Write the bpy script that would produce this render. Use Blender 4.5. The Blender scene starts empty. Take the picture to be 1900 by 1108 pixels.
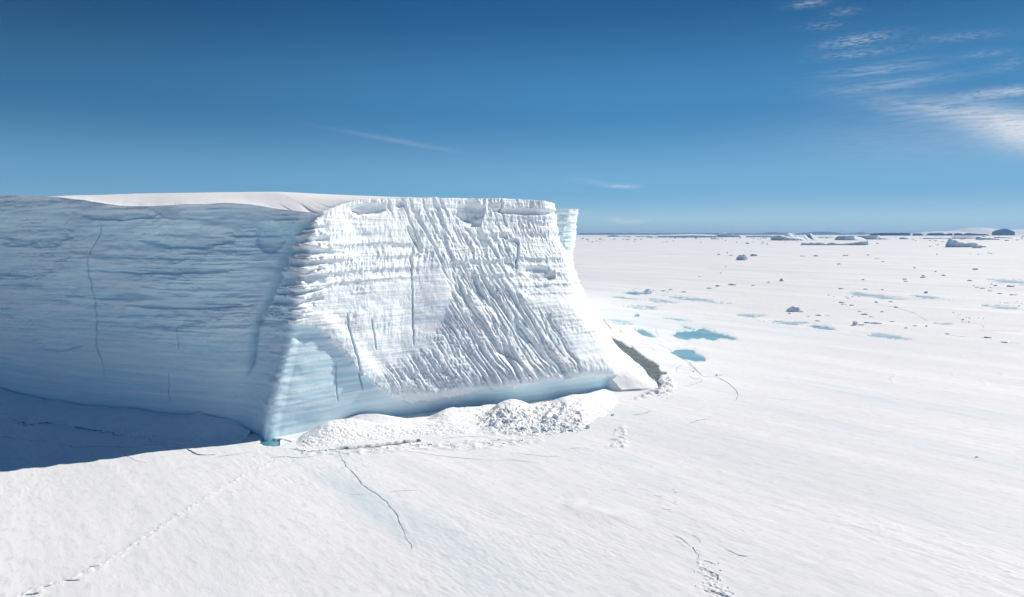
import bpy, bmesh, math, random
import numpy as np
C = bpy.context.scene
col = C.collection
random.seed(7)
rng = np.random.default_rng(11)

# ---------------------------------------------------------------- camera
F = 1267.0            # focal length in pixels of the 1900 px wide photograph (24 mm lens)
HC = 30.0             # camera height above the sea ice
HORIZ = 434.5
TH = math.atan((554 - HORIZ) / F)
cam_d = bpy.data.cameras.new('camera'); cam = bpy.data.objects.new('camera', cam_d); col.objects.link(cam)
cam_d.sensor_width = 36; cam_d.lens = 36 * F / 1900
cam_d.clip_start = 0.5; cam_d.clip_end = 150000
cam.location = (0, 0, HC); cam.rotation_euler = (math.pi / 2 - TH, 0, 0)
C.camera = cam

# ---------------------------------------------------------------- light
SX, SY, EL = 0.885, 0.466, math.radians(36.5)
world = bpy.data.worlds.new('World'); C.world = world; world.use_nodes = True
SKY_STRENGTH, SUN_STRENGTH, EXPOSURE = 0.06, 4.6, 0.22
sun_d = bpy.data.lights.new('sun', 'SUN'); sun_d.energy = SUN_STRENGTH; sun_d.angle = math.radians(0.53)
sun_d.color = (1.0, 0.93, 0.825)
sun = bpy.data.objects.new('sun', sun_d); col.objects.link(sun)
sun.rotation_euler = (math.pi / 2 - EL, 0, math.atan2(SY, SX) + math.pi / 2)
vs = C.view_settings
C.display_settings.display_device = 'sRGB'
vs.view_transform = 'Standard'; vs.look = 'None'; vs.gamma = 1; vs.use_curve_mapping = False; vs.exposure = EXPOSURE
C.render.engine = 'CYCLES'
C.cycles.max_bounces = 6; C.cycles.diffuse_bounces = 4; C.cycles.use_denoising = True


class NT:
    """small helper to write node trees"""
    def __init__(s, nt):
        s.nt = nt; nt.nodes.clear()
    def n(s, typ, **kw):
        nd = s.nt.nodes.new(typ)
        for k, v in kw.items(): setattr(nd, k, v)
        return nd
    def put(s, sock, v):
        if v is None: return
        if hasattr(v, 'is_output'): s.nt.links.new(v, sock)
        else: sock.default_value = v
    def m(s, op, a, b=None, c=None, clamp=False):
        nd = s.n('ShaderNodeMath', operation=op, use_clamp=clamp)
        for i, v in enumerate((a, b, c)): s.put(nd.inputs[i], v)
        return nd.outputs[0]
    def mix(s, f, a, b):
        nd = s.n('ShaderNodeMix', data_type='RGBA'); s.put(nd.inputs[0], f)
        s.put(nd.inputs[6], a); s.put(nd.inputs[7], b); return nd.outputs[2]
    def ramp(s, v, lo, hi, a=0.0, b=1.0):
        nd = s.n('ShaderNodeMapRange', interpolation_type='SMOOTHSTEP'); s.put(nd.inputs[0], v)
        for i, x in enumerate((lo, hi, a, b)): nd.inputs[i + 1].default_value = x
        return nd.outputs[0]
    def noise(s, vec, scale, detail=4, rough=0.55, dist=0.0):
        nd = s.n('ShaderNodeTexNoise'); s.put(nd.inputs['Vector'], vec)
        nd.inputs['Scale'].default_value = scale; nd.inputs['Detail'].default_value = detail
        nd.inputs['Roughness'].default_value = rough; nd.inputs['Distortion'].default_value = dist
        return nd.outputs['Fac']
    def mapping(s, vec, loc=(0, 0, 0), rot=(0, 0, 0), sc=(1, 1, 1)):
        nd = s.n('ShaderNodeMapping'); s.put(nd.inputs[0], vec)
        nd.inputs['Location'].default_value = loc; nd.inputs['Rotation'].default_value = rot; nd.inputs['Scale'].default_value = sc
        return nd.outputs[0]
    def attr(s, name):
        return s.n('ShaderNodeAttribute', attribute_name=name).outputs['Fac']


# sky: Nishita daylight plus thin cirrus at its real directions
w = NT(world.node_tree)
sky = w.n('ShaderNodeTexSky', sky_type='NISHITA'); sky.sun_disc = False
sky.sun_elevation = EL; sky.sun_rotation = math.atan2(SX, SY)
sky.altitude = 0; sky.air_density = 1.0; sky.dust_density = 0.3; sky.ozone_density = 3.0
gen = w.n('ShaderNodeTexCoord').outputs['Generated']
sep = w.n('ShaderNodeSeparateXYZ'); w.put(sep.inputs[0], gen)
az = w.m('ARCTAN2', sep.outputs[0], sep.outputs[1])
el = w.m('ARCSINE', sep.outputs[2])

def dir_of(px, py):
    v = -(py - 554) / F
    x, y, z = (px - 950) / F, math.cos(TH) + v * math.sin(TH), -math.sin(TH) + v * math.cos(TH)
    return math.atan2(x, y), math.atan2(z, math.hypot(x, y))

comb = w.n('ShaderNodeCombineXYZ'); w.put(comb.inputs[0], az); w.put(comb.inputs[1], el)
cv = comb.outputs[0]
fib = w.noise(w.mapping(cv, rot=(0, 0, math.radians(8)), sc=(6, 60, 1)), 5.0, 9, 0.68, 0.5)
fib2 = w.noise(w.mapping(cv, rot=(0, 0, math.radians(8)), sc=(14, 60, 1)), 7.0, 5, 0.6, 0.2)
total = None
# px, py, half width px, half height px, tilt (down to the right), strength
for (px, py, hw, hh, tilt, st, crisp) in [
    (1830, 218, 150, 20, 14, 0.42, .35), (1905, 248, 60, 24, 16, 0.85, .0), (1790, 205, 90, 12, 12, .25, .6), (1865, 171, 55, 7, 0, 0.60, .45),
    (1590, 75, 48, 8, -3, 0.42, .7), (1600, 99, 60, 6, 0, 0.25, .7), (1637, 128, 70, 9, -2, 0.34, .7), (1665, 155, 85, 8, -2, 0.30, .6),
    (1500, 7, 26, 5, 0, 0.35, .6), (1565, 22, 22, 6, 0, 0.2, .7), (1530, 48, 30, 6, 5, 0.2, .8), (1780, 68, 50, 6, 3, 0.2, .7),
    (1830, 100, 28, 5, 0, 0.2, .7), (1870, 120, 24, 8, -10, 0.15, .7), (1720, 260, 190, 40, 4, 0.14, .2),
    (740, 262, 105, 4, 9, 0.15, .3), (1155, 346, 26, 3, 2, 0.55, .2), (1105, 338, 40, 4, 9, 0.16, .2),
    (1147, 409, 16, 5, 14, 0.60, .3), (1180, 411, 18, 4, -4, 0.60, .3), (1086, 397, 12, 4, 4, 0.2, .6)]:
    a0, e0 = dir_of(px, py)
    da = w.m('SUBTRACT', az, a0); de = w.m('SUBTRACT', el, e0)
    ct, stt = math.cos(math.radians(tilt)), math.sin(math.radians(tilt))
    u = w.m('DIVIDE', w.m('SUBTRACT', w.m('MULTIPLY', da, ct), w.m('MULTIPLY', de, stt)), hw / F)
    v = w.m('DIVIDE', w.m('ADD', w.m('MULTIPLY', da, stt), w.m('MULTIPLY', de, ct)), hh / F)
    d2 = w.m('ADD', w.m('MULTIPLY', u, u), w.m('MULTIPLY', v, v))
    g = w.m('POWER', 2.718, w.m('MULTIPLY', d2, -1.0))
    nz = w.ramp(fib if hw > 60 else fib2, 0.5 - 0.5 * (1 - crisp), 0.66)
    g = w.m('MULTIPLY', w.m('MULTIPLY', g, nz), st)
    total = g if total is None else w.m('ADD', total, g)
# low cream cloud bank lying along the horizon
bank_n = w.noise(w.mapping(cv, sc=(14, 120, 1)), 3.0, 5, 0.6, 0.2)
bank = w.m('MULTIPLY', w.ramp(w.m('ADD', el, w.m('MULTIPLY', bank_n, -0.011)), -0.0015, 0.0035, 1.0, 0.0), 0.62)
cl_total = w.m('ADD', total, bank, clamp=True)
# clear polar air: the blue deepens evenly with height, all the way round
rampn = w.n('ShaderNodeValToRGB'); cr = rampn.color_ramp; cr.interpolation = 'EASE'
w.put(rampn.inputs[0], w.m('SQRT', w.m('MAXIMUM', w.m('DIVIDE', el, math.pi / 2), 0.0)))
stops = [(0.0, (.44, .60, .68)), (.10, (.34, .54, .66)), (.205, (.155, .38, .60)), (.34, (.052, .215, .44)), (.455, (.014, .098, .26)), (.62, (.008, .062, .20)), (1.0, (.007, .05, .17))]
while len(cr.elements) < len(stops): cr.elements.new(.5)
for e_, (p_, c_) in zip(cr.elements, stops): e_.position = p_; e_.color = c_ + (1,)
scl = w.n('ShaderNodeVectorMath', operation='SCALE'); w.put(scl.inputs[0], rampn.outputs[0])
dotn = w.n('ShaderNodeVectorMath', operation='DOT_PRODUCT'); w.put(dotn.inputs[0], gen); dotn.inputs[1].default_value = (SX * math.cos(EL), SY * math.cos(EL), math.sin(EL))
away = w.m('MULTIPLY', w.ramp(dotn.outputs['Value'], -.1, .62, .52, .06), w.ramp(el, 0.0, 0.30, .25, 1.0))
w.put(scl.inputs['Scale'], w.m('DIVIDE', w.m('SUBTRACT', 1.0, away), SKY_STRENGTH))      # the sky is darkest at right angles to the sun
skyb = w.mix(0.985, sky.outputs[0], scl.outputs[0])
skyc = w.mix(cl_total, skyb, (9.8, 10.4, 11.4, 1))
bg = w.n('ShaderNodeBackground'); w.put(bg.inputs['Color'], skyc); bg.inputs['Strength'].default_value = SKY_STRENGTH
wo = w.n('ShaderNodeOutputWorld'); w.nt.links.new(bg.outputs[0], wo.inputs[0])

# ---------------------------------------------------------------- placement helpers
def W(px, py, Y):
    """world point that the photograph shows at pixel (px, py) if it stands Y metres ahead"""
    v = -(py - 554) / F
    dy = math.cos(TH) + v * math.sin(TH); dz = -math.sin(TH) + v * math.cos(TH)
    t = Y / dy
    return np.array([(px - 950) / F * t, Y, HC + dz * t])
def G(px, py, z=0.0):
    v = -(py - 554) / F
    dy = math.cos(TH) + v * math.sin(TH); dz = -math.sin(TH) + v * math.cos(TH)
    t = (z - HC) / dz
    return np.array([(px - 950) / F * t, dy * t, z])
def proj(x, y, z):
    dz = z - HC
    d = y * math.cos(TH) - dz * math.sin(TH)
    up = y * math.sin(TH) + dz * math.cos(TH)
    d = np.where(d < 1, 1, d)
    return 950 + F * x / d, 554 - F * up / d

# ---------------------------------------------------------------- noise
_perm = rng.permutation(65536).astype(np.int64)
def _h(ix, iy, seed):
    return _perm[(_perm[(ix + seed * 7919) & 65535] + iy) & 65535]
def perlin(x, y, seed=0):
    x = np.asarray(x, np.float64); y = np.asarray(y, np.float64)
    x0 = np.floor(x); y0 = np.floor(y); fx = x - x0; fy = y - y0
    ix = x0.astype(np.int64); iy = y0.astype(np.int64)
    u = fx * fx * fx * (fx * (fx * 6 - 15) + 10); v = fy * fy * fy * (fy * (fy * 6 - 15) + 10)
    def gr(a, b, dx, dy):
        an = _h(a, b, seed) * (2 * math.pi / 65536)
        return np.cos(an) * dx + np.sin(an) * dy
    a = gr(ix, iy, fx, fy); b = gr(ix + 1, iy, fx - 1, fy)
    c = gr(ix, iy + 1, fx, fy - 1); d = gr(ix + 1, iy + 1, fx - 1, fy - 1)
    return ((a + (b - a) * u) * (1 - v) + (c + (d - c) * u) * v) * 1.5
def fbm(x, y, o=4, seed=0, g=0.5):
    r = 0; a = 1.0; t = 0
    for i in range(o):
        r = r + a * perlin(x * 2 ** i, y * 2 ** i, seed + i); t += a; a *= g
    return r / t
def ridged(x, y, o=3, seed=0, g=0.5):
    r = 0; a = 1.0; t = 0
    for i in range(o):
        r = r + a * (1 - 2 * np.abs(perlin(x * 2 ** i, y * 2 ** i, seed + i))); t += a; a *= g
    return r / t
def sst(e0, e1, x):
    t = np.clip((x - e0) / (e1 - e0), 0, 1); return t * t * (3 - 2 * t)
def gauss(d, wd): return np.exp(-(d / wd) ** 2)
def seg_dist(px, py, pts):
    """distance to a polyline and the fraction of its length"""
    best = np.full(np.shape(px), 1e9); par = np.zeros(np.shape(px)); n = len(pts) - 1
    for i in range(n):
        (ax, ay), (bx, by) = pts[i][:2], pts[i + 1][:2]
        dx, dy = bx - ax, by - ay; L = dx * dx + dy * dy + 1e-9
        t = np.clip(((px - ax) * dx + (py - ay) * dy) / L, 0, 1)
        d = np.hypot(px - ax - t * dx, py - ay - t * dy)
        m = d < best; best = np.where(m, d, best); par = np.where(m, (i + t) / n, par)
    return best, par
def poly_sd(px, py, pts):
    """signed distance, positive inside"""
    pts = [tuple(p) for p in pts]
    d, _ = seg_dist(px, py, pts + [pts[0]])
    ins = np.zeros(np.shape(px), bool); n = len(pts)
    for i in range(n):
        (x1, y1), (x2, y2) = pts[i], pts[(i + 1) % n]
        if y1 == y2: continue
        c = ((y1 > py) != (y2 > py)) & (px < (x2 - x1) * (py - y1) / (y2 - y1) + x1)
        ins ^= c
    return np.where(ins, d, -d)
def catmull(K, counts):
    """K: (n, ..., 3) control points -> smooth samples, counts[i] per segment"""
    out = []; n = len(K)
    for i in range(n - 1):
        p0 = K[i - 1] if i > 0 else 2 * K[0] - K[1]
        p1, p2 = K[i], K[i + 1]
        p3 = K[i + 2] if i + 2 < n else 2 * K[n - 1] - K[n - 2]
        # chord-length aware tangents
        l0 = np.linalg.norm((p1 - p0).reshape(-1, 3).mean(0)) + 1e-6
        l1 = np.linalg.norm((p2 - p1).reshape(-1, 3).mean(0)) + 1e-6
        l2 = np.linalg.norm((p3 - p2).reshape(-1, 3).mean(0)) + 1e-6
        m1 = l1 * ((p1 - p0) / l0 * l1 + (p2 - p1) / l1 * l0) / (l0 + l1)
        m2 = l1 * ((p2 - p1) / l1 * l2 + (p3 - p2) / l2 * l1) / (l1 + l2)
        for k in range(counts[i]):
            t = k / counts[i]; t2 = t * t; t3 = t2 * t
            out.append((2 * t3 - 3 * t2 + 1) * p1 + (t3 - 2 * t2 + t) * m1 + (-2 * t3 + 3 * t2) * p2 + (t3 - t2) * m2)
    out.append(K[-1]); return np.array(out)
def lin(pts, n):
    pts = np.array(pts, float); t = np.linspace(0, len(pts) - 1, n)
    return np.stack([np.interp(t, np.arange(len(pts)), pts[:, k]) for k in range(pts.shape[1])], 1)

# ---------------------------------------------------------------- mesh helpers
def link(name, me, mat=None, parent=None):
    o = bpy.data.objects.new(name, me)
    if mat: me.materials.append(mat)
    col.objects.link(o)
    if parent: o.parent = parent
    return o
def raw_mesh(name, V, Q, attrs=None, smooth=True):
    """V (n,3), Q (m,4) quads (numpy)"""
    me = bpy.data.meshes.new(name)
    V = np.ascontiguousarray(V, np.float32); Q = np.ascontiguousarray(Q, np.int32); k = Q.shape[1]
    me.vertices.add(len(V)); me.vertices.foreach_set('co', V.ravel())
    me.loops.add(Q.size); me.loops.foreach_set('vertex_index', Q.ravel())
    me.polygons.add(len(Q)); me.polygons.foreach_set('loop_start', np.arange(0, Q.size, k, dtype=np.int32))
    me.polygons.foreach_set('use_smooth', np.full(len(Q), smooth, bool))
    me.update(calc_edges=True)
    for a, vals in (attrs or {}).items():
        at = me.attributes.new(a, 'FLOAT', 'POINT'); at.data.foreach_set('value', np.ascontiguousarray(vals, np.float32).ravel())
    return me
def grid_q(nr, nc, wrap=False):
    r = np.arange(nr - 1)[:, None]; c = np.arange(nc if wrap else nc - 1)[None, :]
    c2 = (c + 1) % nc
    return np.stack([r * nc + c, r * nc + c2, (r + 1) * nc + c2, (r + 1) * nc + c], -1).reshape(-1, 4)
def grid_mesh(name, P, attrs=None, wrap=False, smooth=True, flip=False):
    nr, nc = P.shape[:2]; Q = grid_q(nr, nc, wrap)
    if flip: Q = Q[:, ::-1]
    return raw_mesh(name, P.reshape(-1, 3), Q, attrs, smooth)
def tag(o, label=None, cat=None, group=None, kind=None):
    for k, v in (('label', label), ('category', cat), ('group', group), ('kind', kind)):
        if v: o[k] = v
    return o

# ---------------------------------------------------------------- materials
def material(name):
    m = bpy.data.materials.new(name); m.use_nodes = True; t = NT(m.node_tree)
    b = t.n('ShaderNodeBsdfPrincipled'); o = t.n('ShaderNodeOutputMaterial'); t.nt.links.new(b.outputs[0], o.inputs[0])
    return m, t, b
def bump(t, b, h, strength, dist):
    nd = t.n('ShaderNodeBump'); t.put(nd.inputs['Height'], h); nd.inputs['Strength'].default_value = strength
    nd.inputs['Distance'].default_value = dist; t.nt.links.new(nd.outputs[0], b.inputs['Normal'])
    return nd

WIND = math.atan2(-0.76, 0.65)       # direction the drifted snow is streaked in

def mat_snow_ground():
    m, t, b = material('sea_ice_snow')
    p = t.n('ShaderNodeTexCoord').outputs['Object']
    pr = t.mapping(p, rot=(0, 0, -WIND))
    streak = t.mapping(pr, sc=(0.10, 1.0, 1))
    a = t.noise(streak, 0.10, 6, 0.62, 0.4)
    fine = t.noise(t.mapping(pr, sc=(0.38, 1.0, 1)), 1.5, 7, 0.72, 0.6)
    big = t.noise(p, 0.012, 4, 0.6, 0.5)
    c = t.mix(t.ramp(a, 0.38, 0.68), (0.775, 0.785, 0.795, 1), (0.865, 0.86, 0.86, 1))
    wide = t.noise(t.mapping(pr, sc=(0.14, 1.0, 1), loc=(7, 3, 0)), 0.035, 8, 0.66, 0.3)
    c = t.mix(t.m('MULTIPLY', t.ramp(wide, 0.48, 0.64), 0.5), c, (0.64, 0.71, 0.74, 1))
    c = t.mix(t.m('MULTIPLY', t.ramp(big, 0.48, 0.60), 0.6), c, (0.74, 0.755, 0.77, 1))
    c = t.mix(t.m('MULTIPLY', t.ramp(fine, 0.50, 0.66), 0.55), c, (0.60, 0.635, 0.655, 1))
    teal = t.noise(t.mapping(pr, sc=(0.16, 1.0, 1), loc=(40, 13, 0)), 0.06, 6, 0.64, 0.6)
    tf = t.m('MULTIPLY', t.ramp(teal, 0.55, 0.68), 0.30)
    tf = t.m('ADD', tf, t.m('MULTIPLY', t.attr('wet'), 1.0), clamp=True)
    c = t.mix(tf, c, (0.36, 0.58, 0.66, 1))
    t.put(b.inputs['Base Color'], c); b.inputs['Roughness'].default_value = 0.75
    b.inputs['Specular IOR Level'].default_value = 0.25
    h = t.m('ADD', t.m('MULTIPLY', fine, 0.6), t.m('MULTIPLY', t.noise(t.mapping(pr, sc=(0.45, 1, 1)), 5.5, 4, 0.65), 0.35))
    bump(t, b, h, 0.45, 0.08)
    return m
def mat_bank():
    m, t, b = material('banked_snow')
    p = t.n('ShaderNodeTexCoord').outputs['Object']
    n1 = t.noise(p, 0.9, 6, 0.65); n2 = t.noise(p, 3.2, 4, 0.65)
    c = t.mix(t.ramp(n1, 0.4, 0.7), (0.89, 0.89, 0.885, 1), (0.82, 0.845, 0.86, 1))
    c = t.mix(t.m('MULTIPLY', t.attr('wet'), 1.0), c, (0.35, 0.58, 0.70, 1))
    t.put(b.inputs['Base Color'], c); b.inputs['Roughness'].default_value = 0.8; b.inputs['Specular IOR Level'].default_value = 0.2
    bump(t, b, t.m('ADD', n1, t.m('MULTIPLY', n2, 0.5)), 0.6, 0.12)
    return m
def mat_cliff():  # layered glacier ice: white firn and denser blue ice
    m, t, b = material('glacier_ice')
    p = t.n('ShaderNodeTexCoord').outputs['Object']
    strat = t.noise(t.mapping(p, sc=(0.05, 0.05, 1.6)), 1.0, 7, 0.66, 0.25)
    strat2 = t.noise(t.mapping(p, sc=(0.10, 0.10, 3.4)), 1.0, 5, 0.6, 0.15)
    patch = t.noise(t.mapping(p, sc=(0.06, 0.06, 0.25)), 1.0, 5, 0.6, 0.5)
    gr = t.noise(t.mapping(p, sc=(1, 1, 0.6)), 2.2, 5, 0.7)
    blue = t.attr('blue'); firn = t.attr('firn')
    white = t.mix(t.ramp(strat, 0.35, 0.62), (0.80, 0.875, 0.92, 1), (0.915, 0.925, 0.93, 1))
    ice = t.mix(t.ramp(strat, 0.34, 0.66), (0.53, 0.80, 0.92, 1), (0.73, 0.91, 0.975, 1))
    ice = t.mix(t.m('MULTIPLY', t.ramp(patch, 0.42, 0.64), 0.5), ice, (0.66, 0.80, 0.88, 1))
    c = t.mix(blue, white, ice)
    c = t.mix(t.m('MULTIPLY', t.ramp(strat2, 0.60, 0.74), t.m('MULTIPLY_ADD', blue, 0.24, 0.12)), c, (0.30, 0.50, 0.66, 1))
    c = t.mix(t.attr('deep'), c, (0.12, 0.38, 0.55, 1))
    t.put(b.inputs['Base Color'], c)
    b.inputs['Roughness'].default_value = 0.6; b.inputs['Specular IOR Level'].default_value = 0.3
    h = t.m('ADD', t.m('MULTIPLY', strat, t.m('MULTIPLY_ADD', t.attr('rough'), 0.7, 0.15)), t.m('ADD', t.m('MULTIPLY', strat2, t.m('MULTIPLY_ADD', t.attr('rough'), 0.45, 0.05)), t.m('MULTIPLY', gr, t.m('MULTIPLY_ADD', firn, 0.6, 0.2))))
    bump(t, b, h, 0.42, 0.30)
    return m
def mat_ice_block(name, c1=(0.84, 0.90, 0.93), c2=(0.50, 0.68, 0.80), sc=1.0, amt=0.45):
    m, t, b = material(name)
    p = t.n('ShaderNodeTexCoord').outputs['Object']
    n1 = t.noise(p, sc, 5, 0.65)
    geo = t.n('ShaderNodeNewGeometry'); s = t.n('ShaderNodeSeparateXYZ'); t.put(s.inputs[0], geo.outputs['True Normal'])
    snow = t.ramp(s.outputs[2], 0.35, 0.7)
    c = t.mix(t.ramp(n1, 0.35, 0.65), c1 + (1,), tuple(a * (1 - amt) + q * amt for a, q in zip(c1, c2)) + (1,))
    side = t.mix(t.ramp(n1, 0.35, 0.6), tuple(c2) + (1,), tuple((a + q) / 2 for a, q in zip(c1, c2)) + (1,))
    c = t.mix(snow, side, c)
    t.put(b.inputs['Base Color'], c); b.inputs['Roughness'].default_value = 0.7; b.inputs['Specular IOR Level'].default_value = 0.25
    bump(t, b, n1, 0.4, 0.3 / sc)
    return m
def mat_water(name, c1, c2, sc, rough=0.12, spec=0.5):
    m, t, b = material(name)
    p = t.n('ShaderNodeTexCoord').outputs['Object']
    n1 = t.noise(p, sc, 5, 0.6, 0.4)
    t.put(b.inputs['Base Color'], t.mix(t.ramp(n1, 0.35, 0.65), c1 + (1,), c2 + (1,)))
    b.inputs['Roughness'].default_value = rough; b.inputs['Specular IOR Level'].default_value = spec
    bump(t, b, t.noise(p, 3.0, 2, 0.5), 0.12, 0.03)
    return m
def mat_plain(name, c, rough=0.7, var=0.25, sc=0.5):
    m, t, b = material(name)
    n1 = t.noise(t.n('ShaderNodeTexCoord').outputs['Object'], sc, 4, 0.6)
    t.put(b.inputs['Base Color'], t.mix(t.ramp(n1, 0.3, 0.7), tuple(x * (1 - var) for x in c) + (1,), tuple(c) + (1,)))
    b.inputs['Roughness'].default_value = rough; b.inputs['Specular IOR Level'].default_value = 0.25
    return m

M_ground = mat_snow_ground(); M_bank = mat_bank(); M_cliff = mat_cliff()
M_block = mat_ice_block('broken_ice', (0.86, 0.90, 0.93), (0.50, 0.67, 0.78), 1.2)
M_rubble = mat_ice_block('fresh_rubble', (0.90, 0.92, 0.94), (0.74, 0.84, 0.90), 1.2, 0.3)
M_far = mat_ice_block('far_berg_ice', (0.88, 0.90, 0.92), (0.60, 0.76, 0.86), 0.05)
M_pond = mat_water('melt_water', (0.19, 0.40, 0.50), (0.30, 0.50, 0.59), 0.12, 0.3, 0.3)
M_pond2 = mat_water('slushy_melt_water', (0.36, 0.52, 0.60), (0.48, 0.62, 0.68), 0.25, 0.4, 0.2)
M_teal = mat_water('teal_water', (0.04, 0.23, 0.31), (0.09, 0.30, 0.37), 0.6)
M_brown = mat_water('brown_water', (0.12, 0.13, 0.10), (0.22, 0.205, 0.145), 0.5, 0.25, 0.35)
M_crack = mat_plain('crack_dark_ice', (0.15, 0.25, 0.33), 0.6, 0.5, 0.8)  # dark blue ice showing in the cracks
M_hazed = mat_plain('far_hazed_blue', (0.02, 0.085, 0.24), 0.9, 0.3, 0.003)  # blue of distance haze and shade mixed into the base colour
M_farsnow = mat_plain('far_snow', (0.84, 0.85, 0.86), 0.9, 0.05, 0.002)

# ---------------------------------------------------------------- ground shape
# ponds: centre px, centre py, half width, half height (px of the photo), tilt deg, label
PONDS = [
    (1300, 618, 62, 13, 6, 1.0, 'large ragged blue melt pond, the widest on the ice plain', 0.6),
    (1276, 658, 35, 12, 14, 1.0, 'smooth-edged oval blue melt pond just below the ragged one', 0.10),
    (1197, 619, 19, 5.5, 18, 1.0, 'small narrow melt pond between the iceberg and the big ragged pond', 0.12),  # flat blue patch reaching left from the boulder
    (1178, 544, 22, 3.2, 2, 1.0, 'thin blue patch left of the round-topped ice boulder', 0.15),
    (1390, 585, 24, 3.5, 2, 1.0, 'small blue melt pond between the big ragged pond and the domed ice boulder', 0.5),
    (1455, 599, 42, 3.2, 2, 0.9, 'long broken melt pond strip below the domed ice boulder', 0.7),
    (1625, 549, 70, 3.6, 5, 1.0, 'long blue melt strip in the right middle distance', 0.45),
    (1730, 553, 36, 2.4, 6, 0.9, 'thin melt strip right of the long blue one', 0.5),
    (1855, 570, 42, 3.2, 5, 1.0, 'blue melt strip near the right edge above the thin straight crack', 0.4),
    (1885, 524, 46, 4.5, 4, 1.0, 'blue melt pond cut by the right edge of the picture', 0.35),
    (1525, 607, 24, 4, 8, 1.0, 'small blue melt patch below the row of dark ice blocks', 0.5),
    (1650, 625, 54, 3.4, 7, 1.0, 'greenish melt strip in the middle of the right half', 0.5),
    (1755, 601, 20, 2, 4, 0.8, 'short melt strip before the thin straight crack', 0.4),
    (1290, 556, 52, 3.0, 7, 1.0, 'broken blue melt strip right of the round-topped boulder', 0.7),
    (1195, 571, 20, 3.6, 4, 1.0, 'broken melt patch nearest the right side of the iceberg', 0.75),
    (1228, 559, 26, 2.6, 6, 0.9, 'speckled melt patch below the round-topped boulder', 0.75),
    (1158, 553, 26, 1.6, 6, 0.9, 'hairline melt strip beside the iceberg flank', 0.4),
    (1252, 592, 22, 2.2, 6, 0.9, 'thin melt strip above the small narrow pond', 0.5),
    (1150, 598, 24, 2.6, 8, 0.8, 'melt patch beside the dark crack at the iceberg flank', 0.7),
]
LEAD_R = [(1134, 625), (1142, 630), (1152, 633), (1163, 642), (1174, 645), (1186, 655), (1203, 667), (1220, 676), (1224, 689), (1237, 691), (1236, 694), (1226, 698), (1222, 706), (1230, 712), (1224, 720), (1205, 725),
          (1216, 719), (1212, 708), (1203, 697), (1196, 686), (1186, 676), (1170, 667), (1157, 655), (1146, 645), (1136, 636)]
LEAD_F = [(615, 833), (660, 830), (700, 826), (735, 821), (777, 817), (782, 820), (750, 825), (710, 830), (670, 834.5), (630, 837)]
POOL = [(478, 821), (490, 815), (515, 815), (540, 821), (528, 826), (505, 829), (488, 827)]
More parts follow.
